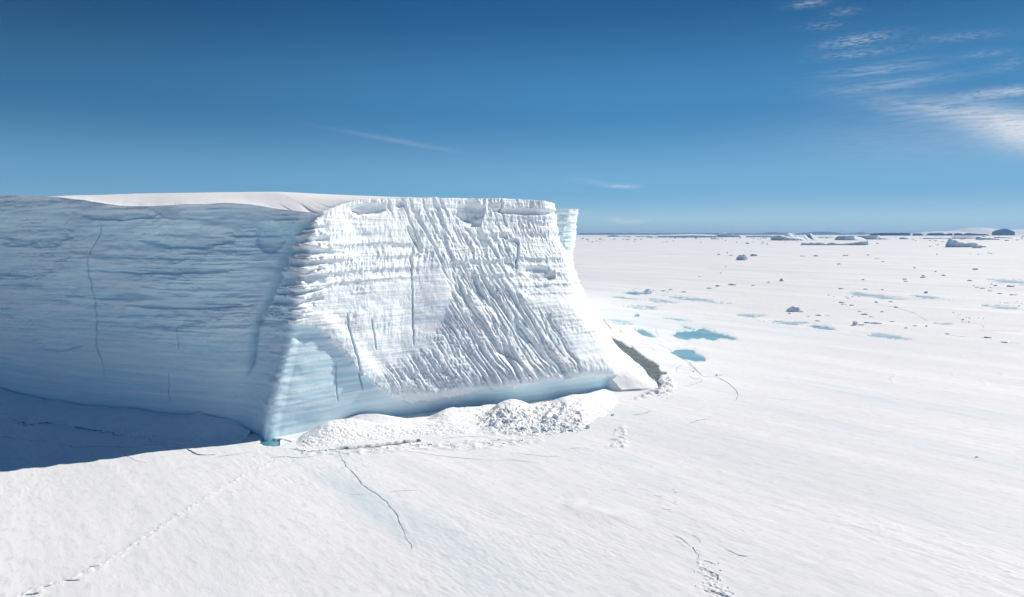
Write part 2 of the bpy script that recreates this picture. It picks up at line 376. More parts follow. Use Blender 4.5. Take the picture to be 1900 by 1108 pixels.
CRACKS = [  # (width m, points, jaggedness)
    (.20, [(628, 842), (636, 855), (640, 864), (655, 880), (675, 902), (702, 920), (722, 938), (738, 962), (746, 980), (752, 998)], 1),
    (.12, [(752, 998), (760, 1012), (766, 1022)], 1),
    (.22, [(750, 839), (785, 843), (820, 848), (860, 852), (912, 856)], .6),
    (.14, [(912, 856), (950, 856), (1000, 861)], 1),
    (.34, [(536, 834), (560, 838), (590, 840), (612, 838), (640, 836)], 2),
    (.30, [(500, 851), (525, 850), (560, 851), (585, 849)], 1),
    (.25, [(395, 850), (430, 845), (468, 840)], 2),
    (.14, [(720, 914), (745, 911), (775, 910)], .6),
    (.10, [(650, 918), (680, 918)], .6),
    (1.0, [(0, 775), (22, 776), (34, 780), (45, 788), (60, 790), (85, 787), (110, 793)], 3),
    (.85, [(125, 789), (150, 797), (175, 801), (205, 806), (233, 809)], 3),
    (.5, [(233, 806), (270, 803), (300, 806), (340, 808)], 3),
    (.22, [(255, 812), (285, 820), (310, 823), (345, 828)], 4),
    (.22, [(370, 815), (390, 821), (410, 818)], 3),
    (.18, [(0, 811), (30, 815), (60, 818), (90, 819)], 2),
    (.28, [(108, 824), (125, 828), (135, 830), (165, 831), (200, 831), (235, 831), (260, 830), (275, 825)], 2),
    (.20, [(275, 825), (310, 830), (345, 834)], 2),
    (.42, [(345, 835), (360, 843), (380, 846), (400, 846)], 2),
    (.20, [(228, 845), (245, 853), (268, 861)], 1.5),
    (.55, [(1119, 592), (1123, 598), (1130, 606), (1136, 612)], 1.5),
    (.50, [(1134, 603), (1148, 603), (1165, 602), (1170, 601)], .6),
    (.35, [(1178, 608), (1180, 614), (1186, 618)], 1),
    (.30, [(1166, 566), (1200, 570), (1235, 566)], 1),
    (.16, [(1200, 626), (1215, 637), (1240, 648), (1262, 664), (1280, 674), (1292, 688), (1305, 699)], 1),
    (.22, [(1305, 699), (1325, 700), (1345, 708), (1358, 718), (1367, 728), (1370, 736)], .7),
    (.16, [(1370, 736), (1366, 744)], .7),
    (.20, [(1303, 700), (1290, 704), (1284, 701), (1279, 698)], 1),
    (.16, [(1301, 703), (1298, 711), (1285, 715), (1272, 719)], 3),
    (.14, [(1258, 692), (1272, 693), (1280, 695)], 1),
    (.14, [(1256, 692), (1258, 682), (1268, 677)], 1),
    (.14, [(1275, 674), (1290, 686), (1303, 698)], .5),
    (.16, [(1210, 642), (1200, 641), (1190, 639), (1178, 644)], 1),
    (.14, [(1182, 645), (1205, 646), (1215, 653)], 1),
    (.13, [(1205, 610), (1214, 607), (1218, 618), (1226, 624)], 1),
    (.22, [(1325, 698), (1335, 697), (1343, 694)], 1),
    (.16, [(1176, 772), (1195, 769), (1212, 764)], 2),
    (.16, [(1280, 787), (1292, 782), (1312, 779)], 1),
    (.26, [(1346, 1021), (1360, 1027), (1372, 1032), (1388, 1034)], .5),
    (.20, [(1212, 920), (1218, 922), (1229, 923)], .5),
    (.12, [(1185, 908), (1200, 911), (1212, 917)], .5),
    (.14, [(1226, 944), (1236, 948), (1244, 947)], .5),
    (.16, [(1250, 995), (1262, 1000), (1270, 1008), (1280, 1016)], 2),
    (.20, [(1288, 1017), (1294, 1025), (1298, 1033), (1292, 1043)], 2),
    (.14, [(1282, 996), (1294, 1002), (1300, 1010)], 2),
    (.16, [(1305, 1044), (1316, 1048), (1326, 1052)], 2),
    (.42, [(1296, 1058), (1310, 1064), (1322, 1072), (1330, 1079)], 3),
    (.40, [(1306, 1097), (1320, 1100), (1340, 1104), (1352, 1112)], 3),
    (.16, [(1341, 1097), (1356, 1102), (1362, 1106)], 2),
    (.30, [(1800, 613), (1830, 614), (1860, 614.5), (1900, 615.5)], .3),
    (.22, [(1812, 613), (1830, 616), (1843, 617)], .5),
    (.22, [(1774, 590), (1780, 586), (1785, 583)], .5),
    (.22, [(1774, 590), (1786, 594), (1790, 599), (1815, 602), (1824, 606), (1822, 611)], .8),
    (.30, [(1625, 565), (1655, 570), (1682, 577), (1705, 586)], 1),
    (.22, [(1705, 586), (1722, 597)], 1), (.20, [(1570, 575), (1605, 575), (1625, 574)], .6),
    (.35, [(1860, 635), (1878, 637), (1892, 638)], 1),
    (.30, [(1752, 620), (1775, 624), (1800, 626)], 1), (.30, [(1820, 627), (1840, 628)], 1),
    (.25, [(1055, 835), (1075, 833), (1092, 835)], 2), (.18, [(960, 842), (1000, 848), (1040, 850)], 2),
    (.35, [(42, 1106), (70, 1104), (64, 1102)], 1), (.3, [(80, 1091), (96, 1089)], 1), (.35, [(118, 1080), (150, 1078)], .6), (.25, [(166, 1053), (186, 1053)], .6),
    (.25, [(820, 815.5), (860, 812), (905, 811)], 1), (.2, [(905, 812), (935, 820), (955, 826)], 1),
]
RIDGE = [(20, 1115), (60, 1098), (120, 1080), (150, 1068), (190, 1052), (230, 1025), (262, 1005), (290, 985), (320, 965), (360, 938), (400, 914), (450, 885), (500, 862), (525, 850)]
def to_ground(pts): return [tuple(G(*p)[:2]) for p in pts]
RIDGE_W = to_ground(RIDGE)
CR_W = [(wd, to_ground(p), j) for wd, p, j in CRACKS]

POND_POLY = {1300: [(1244, 622), (1258, 615), (1275, 613.5), (1290, 613), (1282, 611), (1264, 608), (1262, 605.5), (1276, 606.5), (1290, 611), (1303, 608.5), (1316, 611), (1328, 616), (1348, 620), (1364, 627), (1366, 631), (1350, 630), (1338, 628), (1322, 632), (1305, 628), (1288, 629), (1272, 631), (1256, 627)],
    1276: [(1243, 654), (1252, 648), (1268, 646), (1286, 648.5), (1292, 655), (1304, 660), (1309, 665), (1307, 671), (1290, 671), (1268, 667), (1252, 659)],
    1197: [(1180, 611), (1193, 610.5), (1206, 617), (1217, 625.5), (1209, 626.5), (1192, 622), (1184, 617)]}
def pond_value(px, py, X, Yw, P):
    cx, cy, hw, hh, tl, st, rag = P[:6] + (P[7],)
    if cx in POND_POLY:
        sdp = poly_sd(px, py, POND_POLY[cx])
        k = 2.5 + 6 * rag
        return sdp / 6.0 + .25 * fbm(X / k, Yw / (k * 1.6), 4, 31) + 1.1 * rag * fbm(X / 1.6, Yw / 2.2, 4, 33)
    c, s = math.cos(math.radians(tl)), math.sin(math.radians(tl))
    dx, dy = px - cx, py - cy
    u = (dx * c + dy * s) / hw; v = (-dx * s + dy * c) / hh
    ca, sa = math.cos(WIND), math.sin(WIND)
    wa = X * ca + Yw * sa; wb = -X * sa + Yw * ca
    k = max(6.0, hw * 0.012 * 38010 / (cy - HORIZ) / 30)
    nz = fbm(wa / (k * 1.6), wb / (k * .5), 4, 31) * (0.9 + 3.4 * rag) + fbm(wa / (k * .4), wb / (k * .16), 3, 57) * (.4 + 1.6 * rag)
    return .75 - (u * u + v * v) + nz

def ground_h(X, Y, full=False):
    X = np.asarray(X, float); Y = np.asarray(Y, float)
    px, py = proj(X, Y, 0 * X)
    r = np.hypot(X, Y)
    ca, sa = math.cos(WIND), math.sin(WIND)
    a = X * ca + Y * sa; b = -X * sa + Y * ca
    near = 1 - sst(250, 900, r)
    h = 0.10 + 0.16 * fbm(X / 34, Y / 34, 3, 3)
    h = h + near * (0.045 * fbm(a / 7, b / 1.9, 5, 5, .6) + 0.022 * ridged(a / 1.8, b / 0.6, 3, 9) * sst(-.1, .4, fbm(X / 25, Y / 25, 2, 12)))
    h = h + (1 - near) * 0.25 * fbm(a / 60, b / 14, 3, 15)
    # low snow dunes in the foreground
    d, t = seg_dist(X, Y, to_ground([(1040, 938), (1070, 942), (1110, 955), (1160, 962)]))
    h = h + 0.15 * gauss(d, 1.6) * sst(0, .3, t)
    sd = poly_sd(px, py, [(1480, 930), (1640, 955), (1780, 1000), (1960, 1060), (1960, 1140), (1760, 1075), (1560, 990)])
    h = h + sst(-15, 25, sd) * .05 * np.maximum(-.2, ridged(a / 1.0, b / 0.32, 3, 711)) * sst(-.2, .4, fbm(a / 4, b / 1.5, 2, 715))
    # old floe joints: faint, broken pressure ridges
    for sc_, sd_, am_ in ((55, 701, .10), (28, 705, .06)):
        nn_ = fbm(X / sc_, Y / sc_, 3, sd_)
        msk = sst(.05, .35, fbm(X / 30, Y / 30, 2, sd_ + 9))
        h = h + am_ * near * msk * sst(80, 130, Y) * gauss(nn_ * sc_ * .8, .45) * (1 + 1.6 * fbm(X / .6, Y / .6, 2, sd_ + 5))
    d, t = seg_dist(X, Y, RIDGE_W)
    blk = fbm(X / 0.5, Y / 0.5, 3, 21)
    h = h + (0.03 + 0.12 * blk) * gauss(d + 0.3 * fbm(X / 2, Y / 2, 2, 25), 0.40)
    # rafted plates just below the front bank
    sd = poly_sd(px, py, [(560, 837), (640, 838), (780, 822), (1000, 812), (1010, 822), (900, 836), (780, 838), (640, 848), (560, 846)])
    h = h + sst(-2, 3, sd) * 0.26 * np.maximum(0, ridged(X / 2.6, Y / 1.0, 2, 41) - .15)
    # rubble field right of the bank
    sd = poly_sd(px, py, [(1140, 800), (1160, 790), (1165, 830), (1150, 835), (1125, 830)])
    h = h + sst(-3, 4, sd) * 0.5 * np.maximum(0, fbm(X / 1.1, Y / 1.1, 3, 43))
    sd = poly_sd(px, py, [(1222, 700), (1240, 698), (1252, 712), (1250, 728), (1228, 735), (1180, 740), (1205, 728), (1226, 720)])
    h = h + sst(-4, 4, sd) * (0.35 + 0.9 * fbm(X / 1.6, Y / 1.6, 3, 45))
    sd = poly_sd(px, py, [(1290, 1040), (1312, 1052), (1345, 1095), (1365, 1110), (1320, 1110), (1300, 1085), (1308, 1075)])
    h = h + sst(-5, 5, sd) * 0.15 * fbm(X / 0.4, Y / 0.4, 3, 47)
    wet = np.zeros_like(h)
    for P in PONDS:
        cx, cy, hw, hh = P[:4]
        m = (np.abs(px - cx) < hw * 2.4) & (np.abs(py - cy) < hh * 2.6 + hw * .35)
        if not m.any(): continue
        v = pond_value(px[m], py[m], X[m], Y[m], P)
        k = sst(0.0, 0.25, v) * P[5]
        h[m] = h[m] * (1 - sst(-1.2, 0, v)) + 0.02 * sst(-1.2, 0, v)
        h[m] -= 0.35 * k
        wet[m] = np.maximum(wet[m], 0.45 * sst(-0.9, 0.3, v) * P[7] + .12 * sst(-.6, .1, v))
    jag = 1.6 * fbm(X / 1.3, Y / 1.3, 3, 51)
    for poly, dep, jj in ((LEAD_R, .7, 1.8), (LEAD_F, .7, 1.0), (POOL, 1.0, 1.3)):
        m = (px > min(p[0] for p in poly) - 30) & (px < max(p[0] for p in poly) + 30) & (py > min(p[1] for p in poly) - 15) & (py < max(p[1] for p in poly) + 15)
        if m.any():
            sd = poly_sd(px[m], py[m], poly) + jag[m] * jj
            h[m] -= dep * sst(-.6, 1.2, sd)
            wet[m] = np.maximum(wet[m], .35 * sst(-1.5, 1, sd))
    # grooves and lifted lips along the larger cracks
    for wd, pts, j in CR_W:
        xs = [p[0] for p in pts]; ys = [p[1] for p in pts]
        m = (X > min(xs) - 2) & (X < max(xs) + 2) & (Y > min(ys) - 2) & (Y < max(ys) + 2)
        if not m.any() or wd < .15: continue
        d, _ = seg_dist(X[m], Y[m], pts)
        h[m] += 0.12 * wd * gauss(d - .35, .25) * (0.5 + fbm(X[m] / 1.5, Y[m] / 1.5, 2, 61))
    h = np.where(Y < 0, np.maximum(h, 0), h)
    return (h, wet) if full else h

# polar sheet: dense where near, coarse behind, out to the horizon
ang = np.concatenate([np.linspace(-45, 45, 1150)[:-1], np.linspace(45, 315, 60)[:-1]])
ang = np.radians(ang)
dyv = np.linspace(800, 40, 800)
rr = np.concatenate([[0.02, 8, 18, 28, 36], 38010 / dyv, np.geomspace(38010 / 39.2, 60000, 110)])
X = rr[:, None] * np.sin(ang)[None]; Y = rr[:, None] * np.cos(ang)[None]
h, wet = ground_h(X, Y, True)
ground = link('sea_ice', grid_mesh('sea_ice', np.stack([X, Y, h], -1), {'wet': wet}, wrap=True, flip=True), M_ground)
tag(ground, kind='structure')

# ---------------------------------------------------------------- water surfaces
def water_patch(name, poly_px, z, mat, grow=1.3):
    P = np.array([G(*p, z) for p in poly_px]); c = P.mean(0); P = c + (P - c) * grow
    bm = bmesh.new(); vsx = [bm.verts.new(p) for p in P]
    bm.faces.new(vsx); bmesh.ops.triangulate(bm, faces=bm.faces[:])
    me = bpy.data.meshes.new(name); bm.to_mesh(me); bm.free()
    return link(name, me, mat)
for ip, P in enumerate(PONDS):
    cx, cy, hw, hh, tl = P[:5]; c, s = math.cos(math.radians(tl)), math.sin(math.radians(tl))
    pts = []
    for k in range(40):
        a = 2 * math.pi * k / 40; u, v = 1.75 * hw * math.cos(a), 1.75 * hh * math.sin(a)
        pts.append((cx + u * c - v * s, cy + u * s + v * c))
    o = water_patch('melt_pond', pts, -0.17 + .005 * ip, M_pond if cx in POND_POLY or cx in (1178, 1525) else M_pond2, 1.0)
    tag(o, P[6], 'melt pond', kind='structure')
tag(water_patch('sea_water', [(1122, 618), (1180, 636), (1250, 680), (1250, 728), (1195, 735), (1170, 690), (1120, 650)], -0.14, M_brown, 1.0), 'greenish brown open water along the iceberg flank', 'water', kind='structure')
tag(water_patch('sea_water', [(600, 840), (600, 830), (790, 812), (792, 822), (700, 834), (660, 840)], -0.14, M_brown, 1.0), 'thin strip of olive water at the foot of the snow bank', 'water', kind='structure')
tag(water_patch('sea_water', [(468, 806), (545, 810), (550, 826), (520, 833), (475, 832)], -0.15, M_teal, 1.0), 'teal melt pool at the foot of the iceberg corner', 'water', kind='structure')

# cracks: thin dark ribbons lying on the ice, with uneven width
for wd, pts, j in CR_W:
    L = sum(math.dist(pts[i], pts[i + 1]) for i in range(len(pts) - 1)); n = max(8, min(160, int(L / 0.35)))
    Pn = catmull(np.array([(x, y, 0) for x, y in pts]), [max(2, n // (len(pts) - 1))] * (len(pts) - 1))
    tan = np.gradient(Pn, axis=0); tan /= np.linalg.norm(tan, axis=1)[:, None] + 1e-9
    nor = np.stack([-tan[:, 1], tan[:, 0], 0 * tan[:, 0]], 1)
    s = np.arange(len(Pn)); sd = random.randrange(900)
    if pts[0][1] < 100 and wd < .31: wd *= .5
    step = L / len(Pn)
    Pn = Pn + nor * (0.30 * j * fbm(s * step / 2.0, s * 0 + .5, 3, sd) )[:, None]
    taper = np.minimum(1, np.minimum(s, len(Pn) - 1 - s) / (len(Pn) * .18) + .15)
    ww = wd * taper * (0.28 + 0.85 * np.abs(fbm(s * step / 1.2, s * 0 + 3.5, 3, sd + 5)) * 1.6)
    A = Pn + nor * ww[:, None] * .5; B = Pn - nor * ww[:, None] * .5
    A[:, 2] = ground_h(A[:, 0], A[:, 1]) + .012; B[:, 2] = ground_h(B[:, 0], B[:, 1]) + .012
    M = Pn.copy(); M[:, 2] = np.minimum(A[:, 2], B[:, 2]) + 0.004
    A[:, 2] += .014; B[:, 2] += .014
    link('crack', grid_mesh('crack', np.stack([A, M, B]), flip=True), M_crack, ground)

# ---------------------------------------------------------------- the great iceberg
berg = bpy.data.objects.new('tabular_iceberg', None); col.objects.link(berg); berg.location = (0, 0, 0)
tag(berg, 'huge flat-topped white iceberg filling the left half, with one shaded cliff and one sunlit cliff', 'iceberg')
ZL = [-3.0, 0.8, 4.5, 10, 16, 22, 28, 99]
LERP_L = [0, .03, .12, .3, .5, .68, .84, 1]     # plain batter
LERP_K = [0, 0, .13, .35, .57, .72, .87, 1]     # flank
LERP_H = [0, .05, .35, .62, .82, .95, .99, 1]   # farther headland
LERP_F = [0, 0, .02, .20, .44, .62, .82, 1]     # talus-like lower slope of the sunlit side
def st(base, top, lf, off): return (base, top, lf, off)
def gb(px, Y):  # ground point at pixel column px and distance Y
    return np.array([(px - 950) / F * (Y * math.cos(TH) + HC * math.sin(TH)), Y])
NOFF = [0] * 8
stations = [
    (np.array([-260, 215.]), np.array([-258, 218., 37.5]), LERP_L, NOFF, 6),
    (gb(-300, 150), W(-300, 352, 154), LERP_L, NOFF, 40),
    (gb(0, 121), W(0, 362, 124), LERP_L, [-.4, -.2, .3, .4, .2, 0, 0, 0], 110),
    (gb(120, 114), W(120, 367, 117), LERP_L, [-.4, -.2, .3, .3, .2, .3, .3, 0], 110),
    (gb(240, 109), W(240, 382, 112), LERP_L, [-.5, -.3, .3, .4, .3, 0, 0, 0], 100),
    (gb(350, 105), W(350, 379, 109), LERP_L, [-.5, -.3, .2, .4, .3, .2, .3, 0], 90),
    (gb(415, 103), W(455, 378, 108), LERP_L, [-.3, -.1, .2, .3, .3, .2, .3, 0], 60),
    (gb(452, 101.8), W(530, 389, 108.5), LERP_L, [.3, .2, .1, .2, .1, 0, -.2, 0], 70),
    (gb(484, 99.4), W(574, 394, 105.4), LERP_L, [.1, .4, .5, .2, 0, .3, .5, 0], 24),
    (gb(497, 98.0), W(588, 393.5, 104.3), LERP_L, [.2, .8, 1.0, .5, .1, .6, 1.1, 0], 24),
    (gb(515, 98.8), W(602, 390, 105.3), LERP_L, [-.1, .3, .8, .6, .2, .5, .8, 0], 100),
    (gb(640, 105.2), W(665, 371, 111), LERP_L, [-.3, 0, .9, 1.4, 1.2, .6, .2, 0], 130),
    (gb(740, 110.5), W(765, 367, 119), LERP_F, [-.2, .2, 1.0, .8, .6, .2, 0, 0], 130),
    (gb(880, 116.3), W(860, 368, 127), LERP_F, [-.2, .2, 1.4, 1.2, .8, .2, 0, 0], 130),
    (gb(1020, 122.5), W(950, 369, 134), LERP_F, [-.2, .2, 1.4, 1.1, .8, .2, -.6, 0], 120),
    (gb(1132, 131), W(1018, 374, 139.5), LERP_F, [-.3, 0, 1.2, .6, .4, -.2, -.8, 0], 60),
    (np.array([23.5, 152.]), np.array([8.6, 156, 36.4]), LERP_K, [0, 0, 0, 0, 0, -.4, -1, 0], 50),
    (np.array([25.5, 180.]), np.array([10.2, 186, 36.6]), [0, .05, .2, .45, .7, .86, .96, 1], NOFF, 50),
    (np.array([27, 194.]), np.array([15.2, 188, 36.8]), LERP_H, [0, 0, 0, -.2, -.4, -.6, -.4, 0], 40),
    (np.array([29, 235.]), np.array([16.2, 225, 37.0]), LERP_H, NOFF, 14),
    (np.array([15, 340.]), np.array([5, 330, 37.5]), LERP_L, NOFF, 8),
    (np.array([-150, 430.]), np.array([-150, 426, 37.5]), LERP_L, NOFF, 8),
    (np.array([-420, 340.]), np.array([-416, 338, 37.5]), LERP_L, NOFF, 8),
    (np.array([-260, 215.]), np.array([-258, 218., 37.5]), LERP_L, NOFF, 0),
]
nS = len(stations)
bases = np.array([s[0] for s in stations])
K = np.zeros((nS, len(ZL), 3))
for i, (b0, tp, lf, off, _) in enumerate(stations):
    p, q = bases[max(i - 1, 0)], bases[min(i + 1, nS - 1)]
    tg = (q - p) / np.linalg.norm(q - p); nrm = np.array([tg[1], -tg[0]])
    for k, z in enumerate(ZL):
        xy = b0 + (tp[:2] - b0) * lf[k] + nrm * off[k]
        zz = tp[2] if z == 99 else z
        if z == 28: zz = 28 * tp[2] / 36.5
        K[i, k] = (xy[0], xy[1], zz)
counts = [s[4] for s in stations[:-1]]
U = catmull(K, counts)                                # (nc, nz, 3)
rows = [6, 14, 40, 60, 62, 66, 66, 90]
# cubic interpolation upwards
V = catmull(np.swapaxes(U, 0, 1), rows[:7])           # (nr, nc, 3)
nr, nc = V.shape[:2]
istat_all = np.cumsum([0] + counts)
codes = np.array([0, 1, 2, 3, 4, 5, 6, 7, 7.6, 8, 8.4] + list(range(9, 9 + nS - 11)), float)
istat = np.interp(np.arange(0, codes[-1] + 1), codes, istat_all)
colv = np.arange(nc)
stat = np.interp(colv, istat_all, codes)[None, :] * np.ones((nr, 1))     # station coordinate
s_arc = np.concatenate([[0], np.cumsum(np.linalg.norm(np.diff(V[nr // 2], axis=0), axis=1))])[None, :] * np.ones((nr, 1))
z = V[..., 2]
du = np.gradient(V, axis=1); dv = np.gradient(V, axis=0)
N = np.cross(du, dv); N /= np.linalg.norm(N, axis=2)[..., None] + 1e-9
if N[nr // 2, int(istat[3]), 1] > 0: N = -N
bpx, bpy_ = proj(V[..., 0], V[..., 1], V[..., 2])
vis = (stat > 0.5) & (stat < 13.6)
detail = sst(0.6, 1.6, stat) * (1 - sst(16.5, 18, stat))
left = 1 - sst(6.6, 8.0, stat)
front = 1 - left
side = sst(12.6, 13.4, stat)
s = s_arc
# firn: rough white old snow that ends in a ragged edge above smooth blue ice
FIRN = [(545, 300), (556, 420), (545, 450), (535, 520), (540, 600), (590, 608), (612, 632), (640, 655), (662, 688), (690, 712), (730, 735), (765, 746), (800, 742), (870, 726),
        (950, 713), (1040, 704), (1140, 694), (1300, 700), (1300, 300)]
jagp = 7 * fbm(bpx / 26, bpy_ / 20, 4, 71) + 3 * fbm(bpx / 6, bpy_ / 5, 2, 75)
firn = sst(-1.2, 1.2, poly_sd(bpx, bpy_, FIRN) + jagp)
firn = np.where(stat > 13.4, sst(2.5, 4.5, z), firn)
firn_soft = sst(-30, 30, poly_sd(bpx, bpy_, FIRN))
D = np.zeros_like(z)
zt = z + 0.9 * fbm(s / 45, z / 30, 2, 81) - 0.010 * (s - s[0, int(istat[8])])      # slightly waving, tilted layers
up = sst(9, 20, z)
# layered ledges
lay = fbm(s / 24, zt / 1.0, 5, 83, .58)
lay2 = fbm(s / 7, zt / .42, 4, 87, .55)
lump = fbm(s / 14, zt / 4.5, 4, 91)
pat = sst(-.3, .45, fbm(s / 16, z / 6, 3, 94)) * .9 + .15
up = sst(10, 19, z + 5 * fbm(s / 25, z / 10, 3, 96))
D += detail * left * ((0.05 + 0.32 * up * pat) * np.sign(lay) * np.abs(lay) ** .8 * 1.3 + (0.02 + 0.20 * up * pat) * lay2 + (0.30 + 0.7 * up) * lump)
D += detail * left * (0.45 * up * pat) * np.minimum(0, fbm(s / 3.5, zt / 1.1, 5, 93, .6))
D += detail * left * (.10 + .35 * up * pat) * fbm(s / 2.6, z / 1.8, 5, 95, .6)
# sunlit side
rough_patch = sst(-.25, .35, fbm(s / 9, z / 7, 3, 97))
calm = 1 - .65 * sst(-30, 40, poly_sd(bpx, bpy_, [(690, 400), (760, 380), (830, 480), (850, 560), (800, 650), (690, 660), (640, 600), (700, 520)]))
D += detail * front * firn * (0.17 * lay * (1 - .5 * side) * calm + 0.09 * lay2 * calm + 0.55 * fbm(s / 8, z / 6, 4, 99))
# hanging flutes under the top edge
fl = ridged(s / 1.3 + .35 * fbm(s / 4, z / 4, 2, 101), z / 6.5, 3, 103)
D += detail * front * firn * sst(19, 27, z) * (0.20 * fl * rough_patch + 0.10 * fbm(s / .7, z / 1.6, 3, 105))
D += detail * front * firn * (0.03 + 0.12 * rough_patch) * calm * fbm(s / .7, z / .8, 4, 107)
D += detail * front * firn * (1 - sst(18, 24, z)) * .08 * rough_patch * fbm(s / .5, z / 2.6, 3, 108)
# strong cornice ledges
for (zz, a_, lo, hi, th) in [(28.4, .9, 520, 770, .9), (26.2, .9, 510, 780, .8), (24.0, .8, 520, 780, .8), (22.4, .5, 540, 770, .6), (24.6, .9, 840, 1045, .7), (21.8, .6, 860, 1045, .6), (29.6, .6, 880, 1040, .7), (19.6, .5, 950, 1080, .5), (17.8, .5, 980, 1090, .5)]:
    e = (zt - zz - 0.45 * fbm(s / 3, s * 0 + zz, 3, 111)) / th
    prof = np.where(e > 0, np.exp(-e * 0.9), np.exp(e * 5)) - np.where(e < 0, np.exp(-(e + .9) ** 2 * 3) * .8, 0)
    wgt = sst(lo - 20, lo + 15, bpx) * (1 - sst(hi - 15, hi + 15, bpx)) * sst(-.5, .15, fbm(s / 9, s * 0 + zz * 1.7, 2, 113) + .2)
    D += front * firn * a_ * .32 * prof * wgt * vis * (.6 + .9 * np.abs(fbm(s / 1.1, z / 3 + zz, 3, 115)))
# slanting streaks over the middle of the sunlit face
q = bpx - 0.47 * (bpy_ - 580) - 0.0006 * (bpy_ - 480) ** 2
mid = poly_sd(bpx, bpy_, [(700, 365), (870, 368), (960, 420), (960, 520), (900, 560), (830, 520), (790, 470)])
D += front * vis * firn * sst(-25, 25, mid) * (-0.30 * sst(.45, .95, ridged(q / 20, bpy_ / 110, 3, 121)) + .12 * fbm(q / 7, bpy_ / 40, 3, 123))
# deep rills of the melt-cut slope
RILL = [(860, 495), (905, 500), (960, 540), (1005, 575), (1065, 650), (1085, 688), (1000, 708), (900, 722), (800, 738), (735, 728), (705, 700), (720, 672), (800, 640), (822, 590), (838, 545)]
rm = sst(-8, 22, poly_sd(bpx, bpy_, RILL))
warp = 7 * fbm(bpx / 50, bpy_ / 70, 3, 131)
strength = sst(790, 840, q + .0 * bpy_) * (1 - .35 * sst(960, 1010, q)) * .85 + .25
warp = warp * .55
rl = ridged((q + warp) / 25, bpy_ / 260, 2, 133, .5)
D += front * vis * rm * (.40 - .95 * strength * sst(.50, 1.0, rl) - 0.28 * sst(.4, .95, ridged((q + warp) / 10, bpy_ / 100, 2, 137)) * (.5 + strength * .5) + .10 * fbm(bpx / 5, bpy_ / 5, 3, 139))
# smooth swept slope right of the rills
D += front * vis * sst(-10, 15, poly_sd(bpx, bpy_, [(960, 545), (1060, 560), (1135, 640), (1140, 700), (1080, 690), (1010, 590)])) * .5
# scooped alcoves
def scoop(cx, cy, a_, b_, dep, tl=0, top_sharp=1.0):
    global D
    c, sn = math.cos(math.radians(tl)), math.sin(math.radians(tl))
    u = ((bpx - cx) * c + (bpy_ - cy) * sn) / a_; v = (-(bpx - cx) * sn + (bpy_ - cy) * c) / b_
    r2 = u * u + v * v
    D = D - vis * .62 * dep * sst(1.25, .45, r2 + .6 * fbm(bpx / 16, bpy_ / 11, 4, 141 + int(cx))) * (1 if top_sharp == 1 else np.clip(.6 - .5 * v, .3, 1))
scoop(683, 388, 30, 11, 1.7); scoop(664, 396, 12, 6, 1.2); scoop(745, 380, 9, 6, .8)
scoop(873, 392, 25, 20, 2.3, -12); scoop(878, 413, 16, 9, 1.2); scoop(893, 440, 7, 20, 1.3, -18)
scoop(975, 393, 62, 6, 1.3, 2); scoop(1003, 508, 30, 15, 1.2, 12)
scoop(770, 445, 5, 30, .9, -25); scoop(812, 392, 6, 22, .6, -20); scoop(950, 450, 12, 8, .9)
scoop(575, 420, 14, 8, .9); scoop(610, 470, 30, 4, .5)
# jagged ledges and the dark gash along the corner
cd, ct_ = seg_dist(bpx, bpy_, [(590, 396), (562, 412), (545, 436), (532, 462), (523, 492), (510, 520), (500, 548), (480, 585), (472, 620), (466, 670), (457, 700)])
D -= vis * (1.1 * gauss(cd, 7) + .6 * gauss(cd, 3)) * sst(1, .85, ct_)
cr_ = sst(-4, 14, poly_sd(bpx, bpy_, [(592, 400), (565, 415), (548, 440), (530, 475), (518, 505), (505, 550), (485, 590), (545, 605), (600, 560), (610, 440)]))
D += vis * cr_ * sst(35.5, 30, z) * (1.0 * np.sign(lay) * np.abs(lay) ** .6 + .9 * fbm(s / 3, zt / 2.2, 4, 145) + .4 * fbm(s / 1.2, zt / .7, 3, 147))
D += gauss(stat - 8, .55) * vis * sst(30, 20, z) * (.55 * fbm(s / 9, z / 4.5, 3, 148) + .22 * fbm(s / 3, z / 1.1, 4, 149))
# shallow bowl in the shaded cliff
for (cx, cy, a_, b_, dep) in [(345, 440, 90, 22, .9), (60, 430, 75, 30, .8), (110, 640, 40, 12, .4), (300, 500, 130, 9, .5), (350, 565, 110, 9, .55), (500, 440, 25, 30, .8), (40, 500, 60, 14, .5), (220, 400, 70, 9, .5)]:
    u = (bpx - cx) / a_; v = (bpy_ - cy) / b_
    D -= left * vis * dep * sst(1.2, .5, u * u + v * v + .5 * fbm(bpx / 30, bpy_ / 9, 4, 143 + int(cx)))
# vertical fracture lines
deep = np.zeros_like(z)
for pts, dep, wd in [
    ([(184, 403), (188, 420), (185, 435), (180, 450), (170, 462), (167, 485), (165, 510), (170, 530), (173, 560), (177, 600), (178, 640), (187, 665), (193, 700)], .45, .95),
    ([(312, 690), (313, 745)], .15, .8), ([(330, 600), (331, 650)], .12, .8),
    ([(761, 478), (764, 500), (766, 540), (767, 590), (768, 640)], .5, 1.1),
    ([(643, 582), (648, 610), (655, 645), (662, 672), (668, 700), (674, 725)], .55, 1.1),
    ([(624, 670), (624, 720), (627, 745)], .25, .9),
    ([(689, 590), (698, 650)], .3, 1), ([(929, 370), (933, 395), (940, 420)], .7, 1.4), ([(961, 450), (959, 475), (958, 500)], .9, 1.4),
    ([(757, 420), (766, 440), (778, 455)], .8, 2.0)]:
    d, t = seg_dist(bpx + 1.5 * fbm(bpy_ / 12, bpy_ * 0, 2, 151), bpy_, pts)
    g = gauss(d, wd) * vis * np.minimum(1, np.minimum(t, 1 - t) * 8 + .15)
    D -= dep * g; deep = np.maximum(deep, .6 * g)
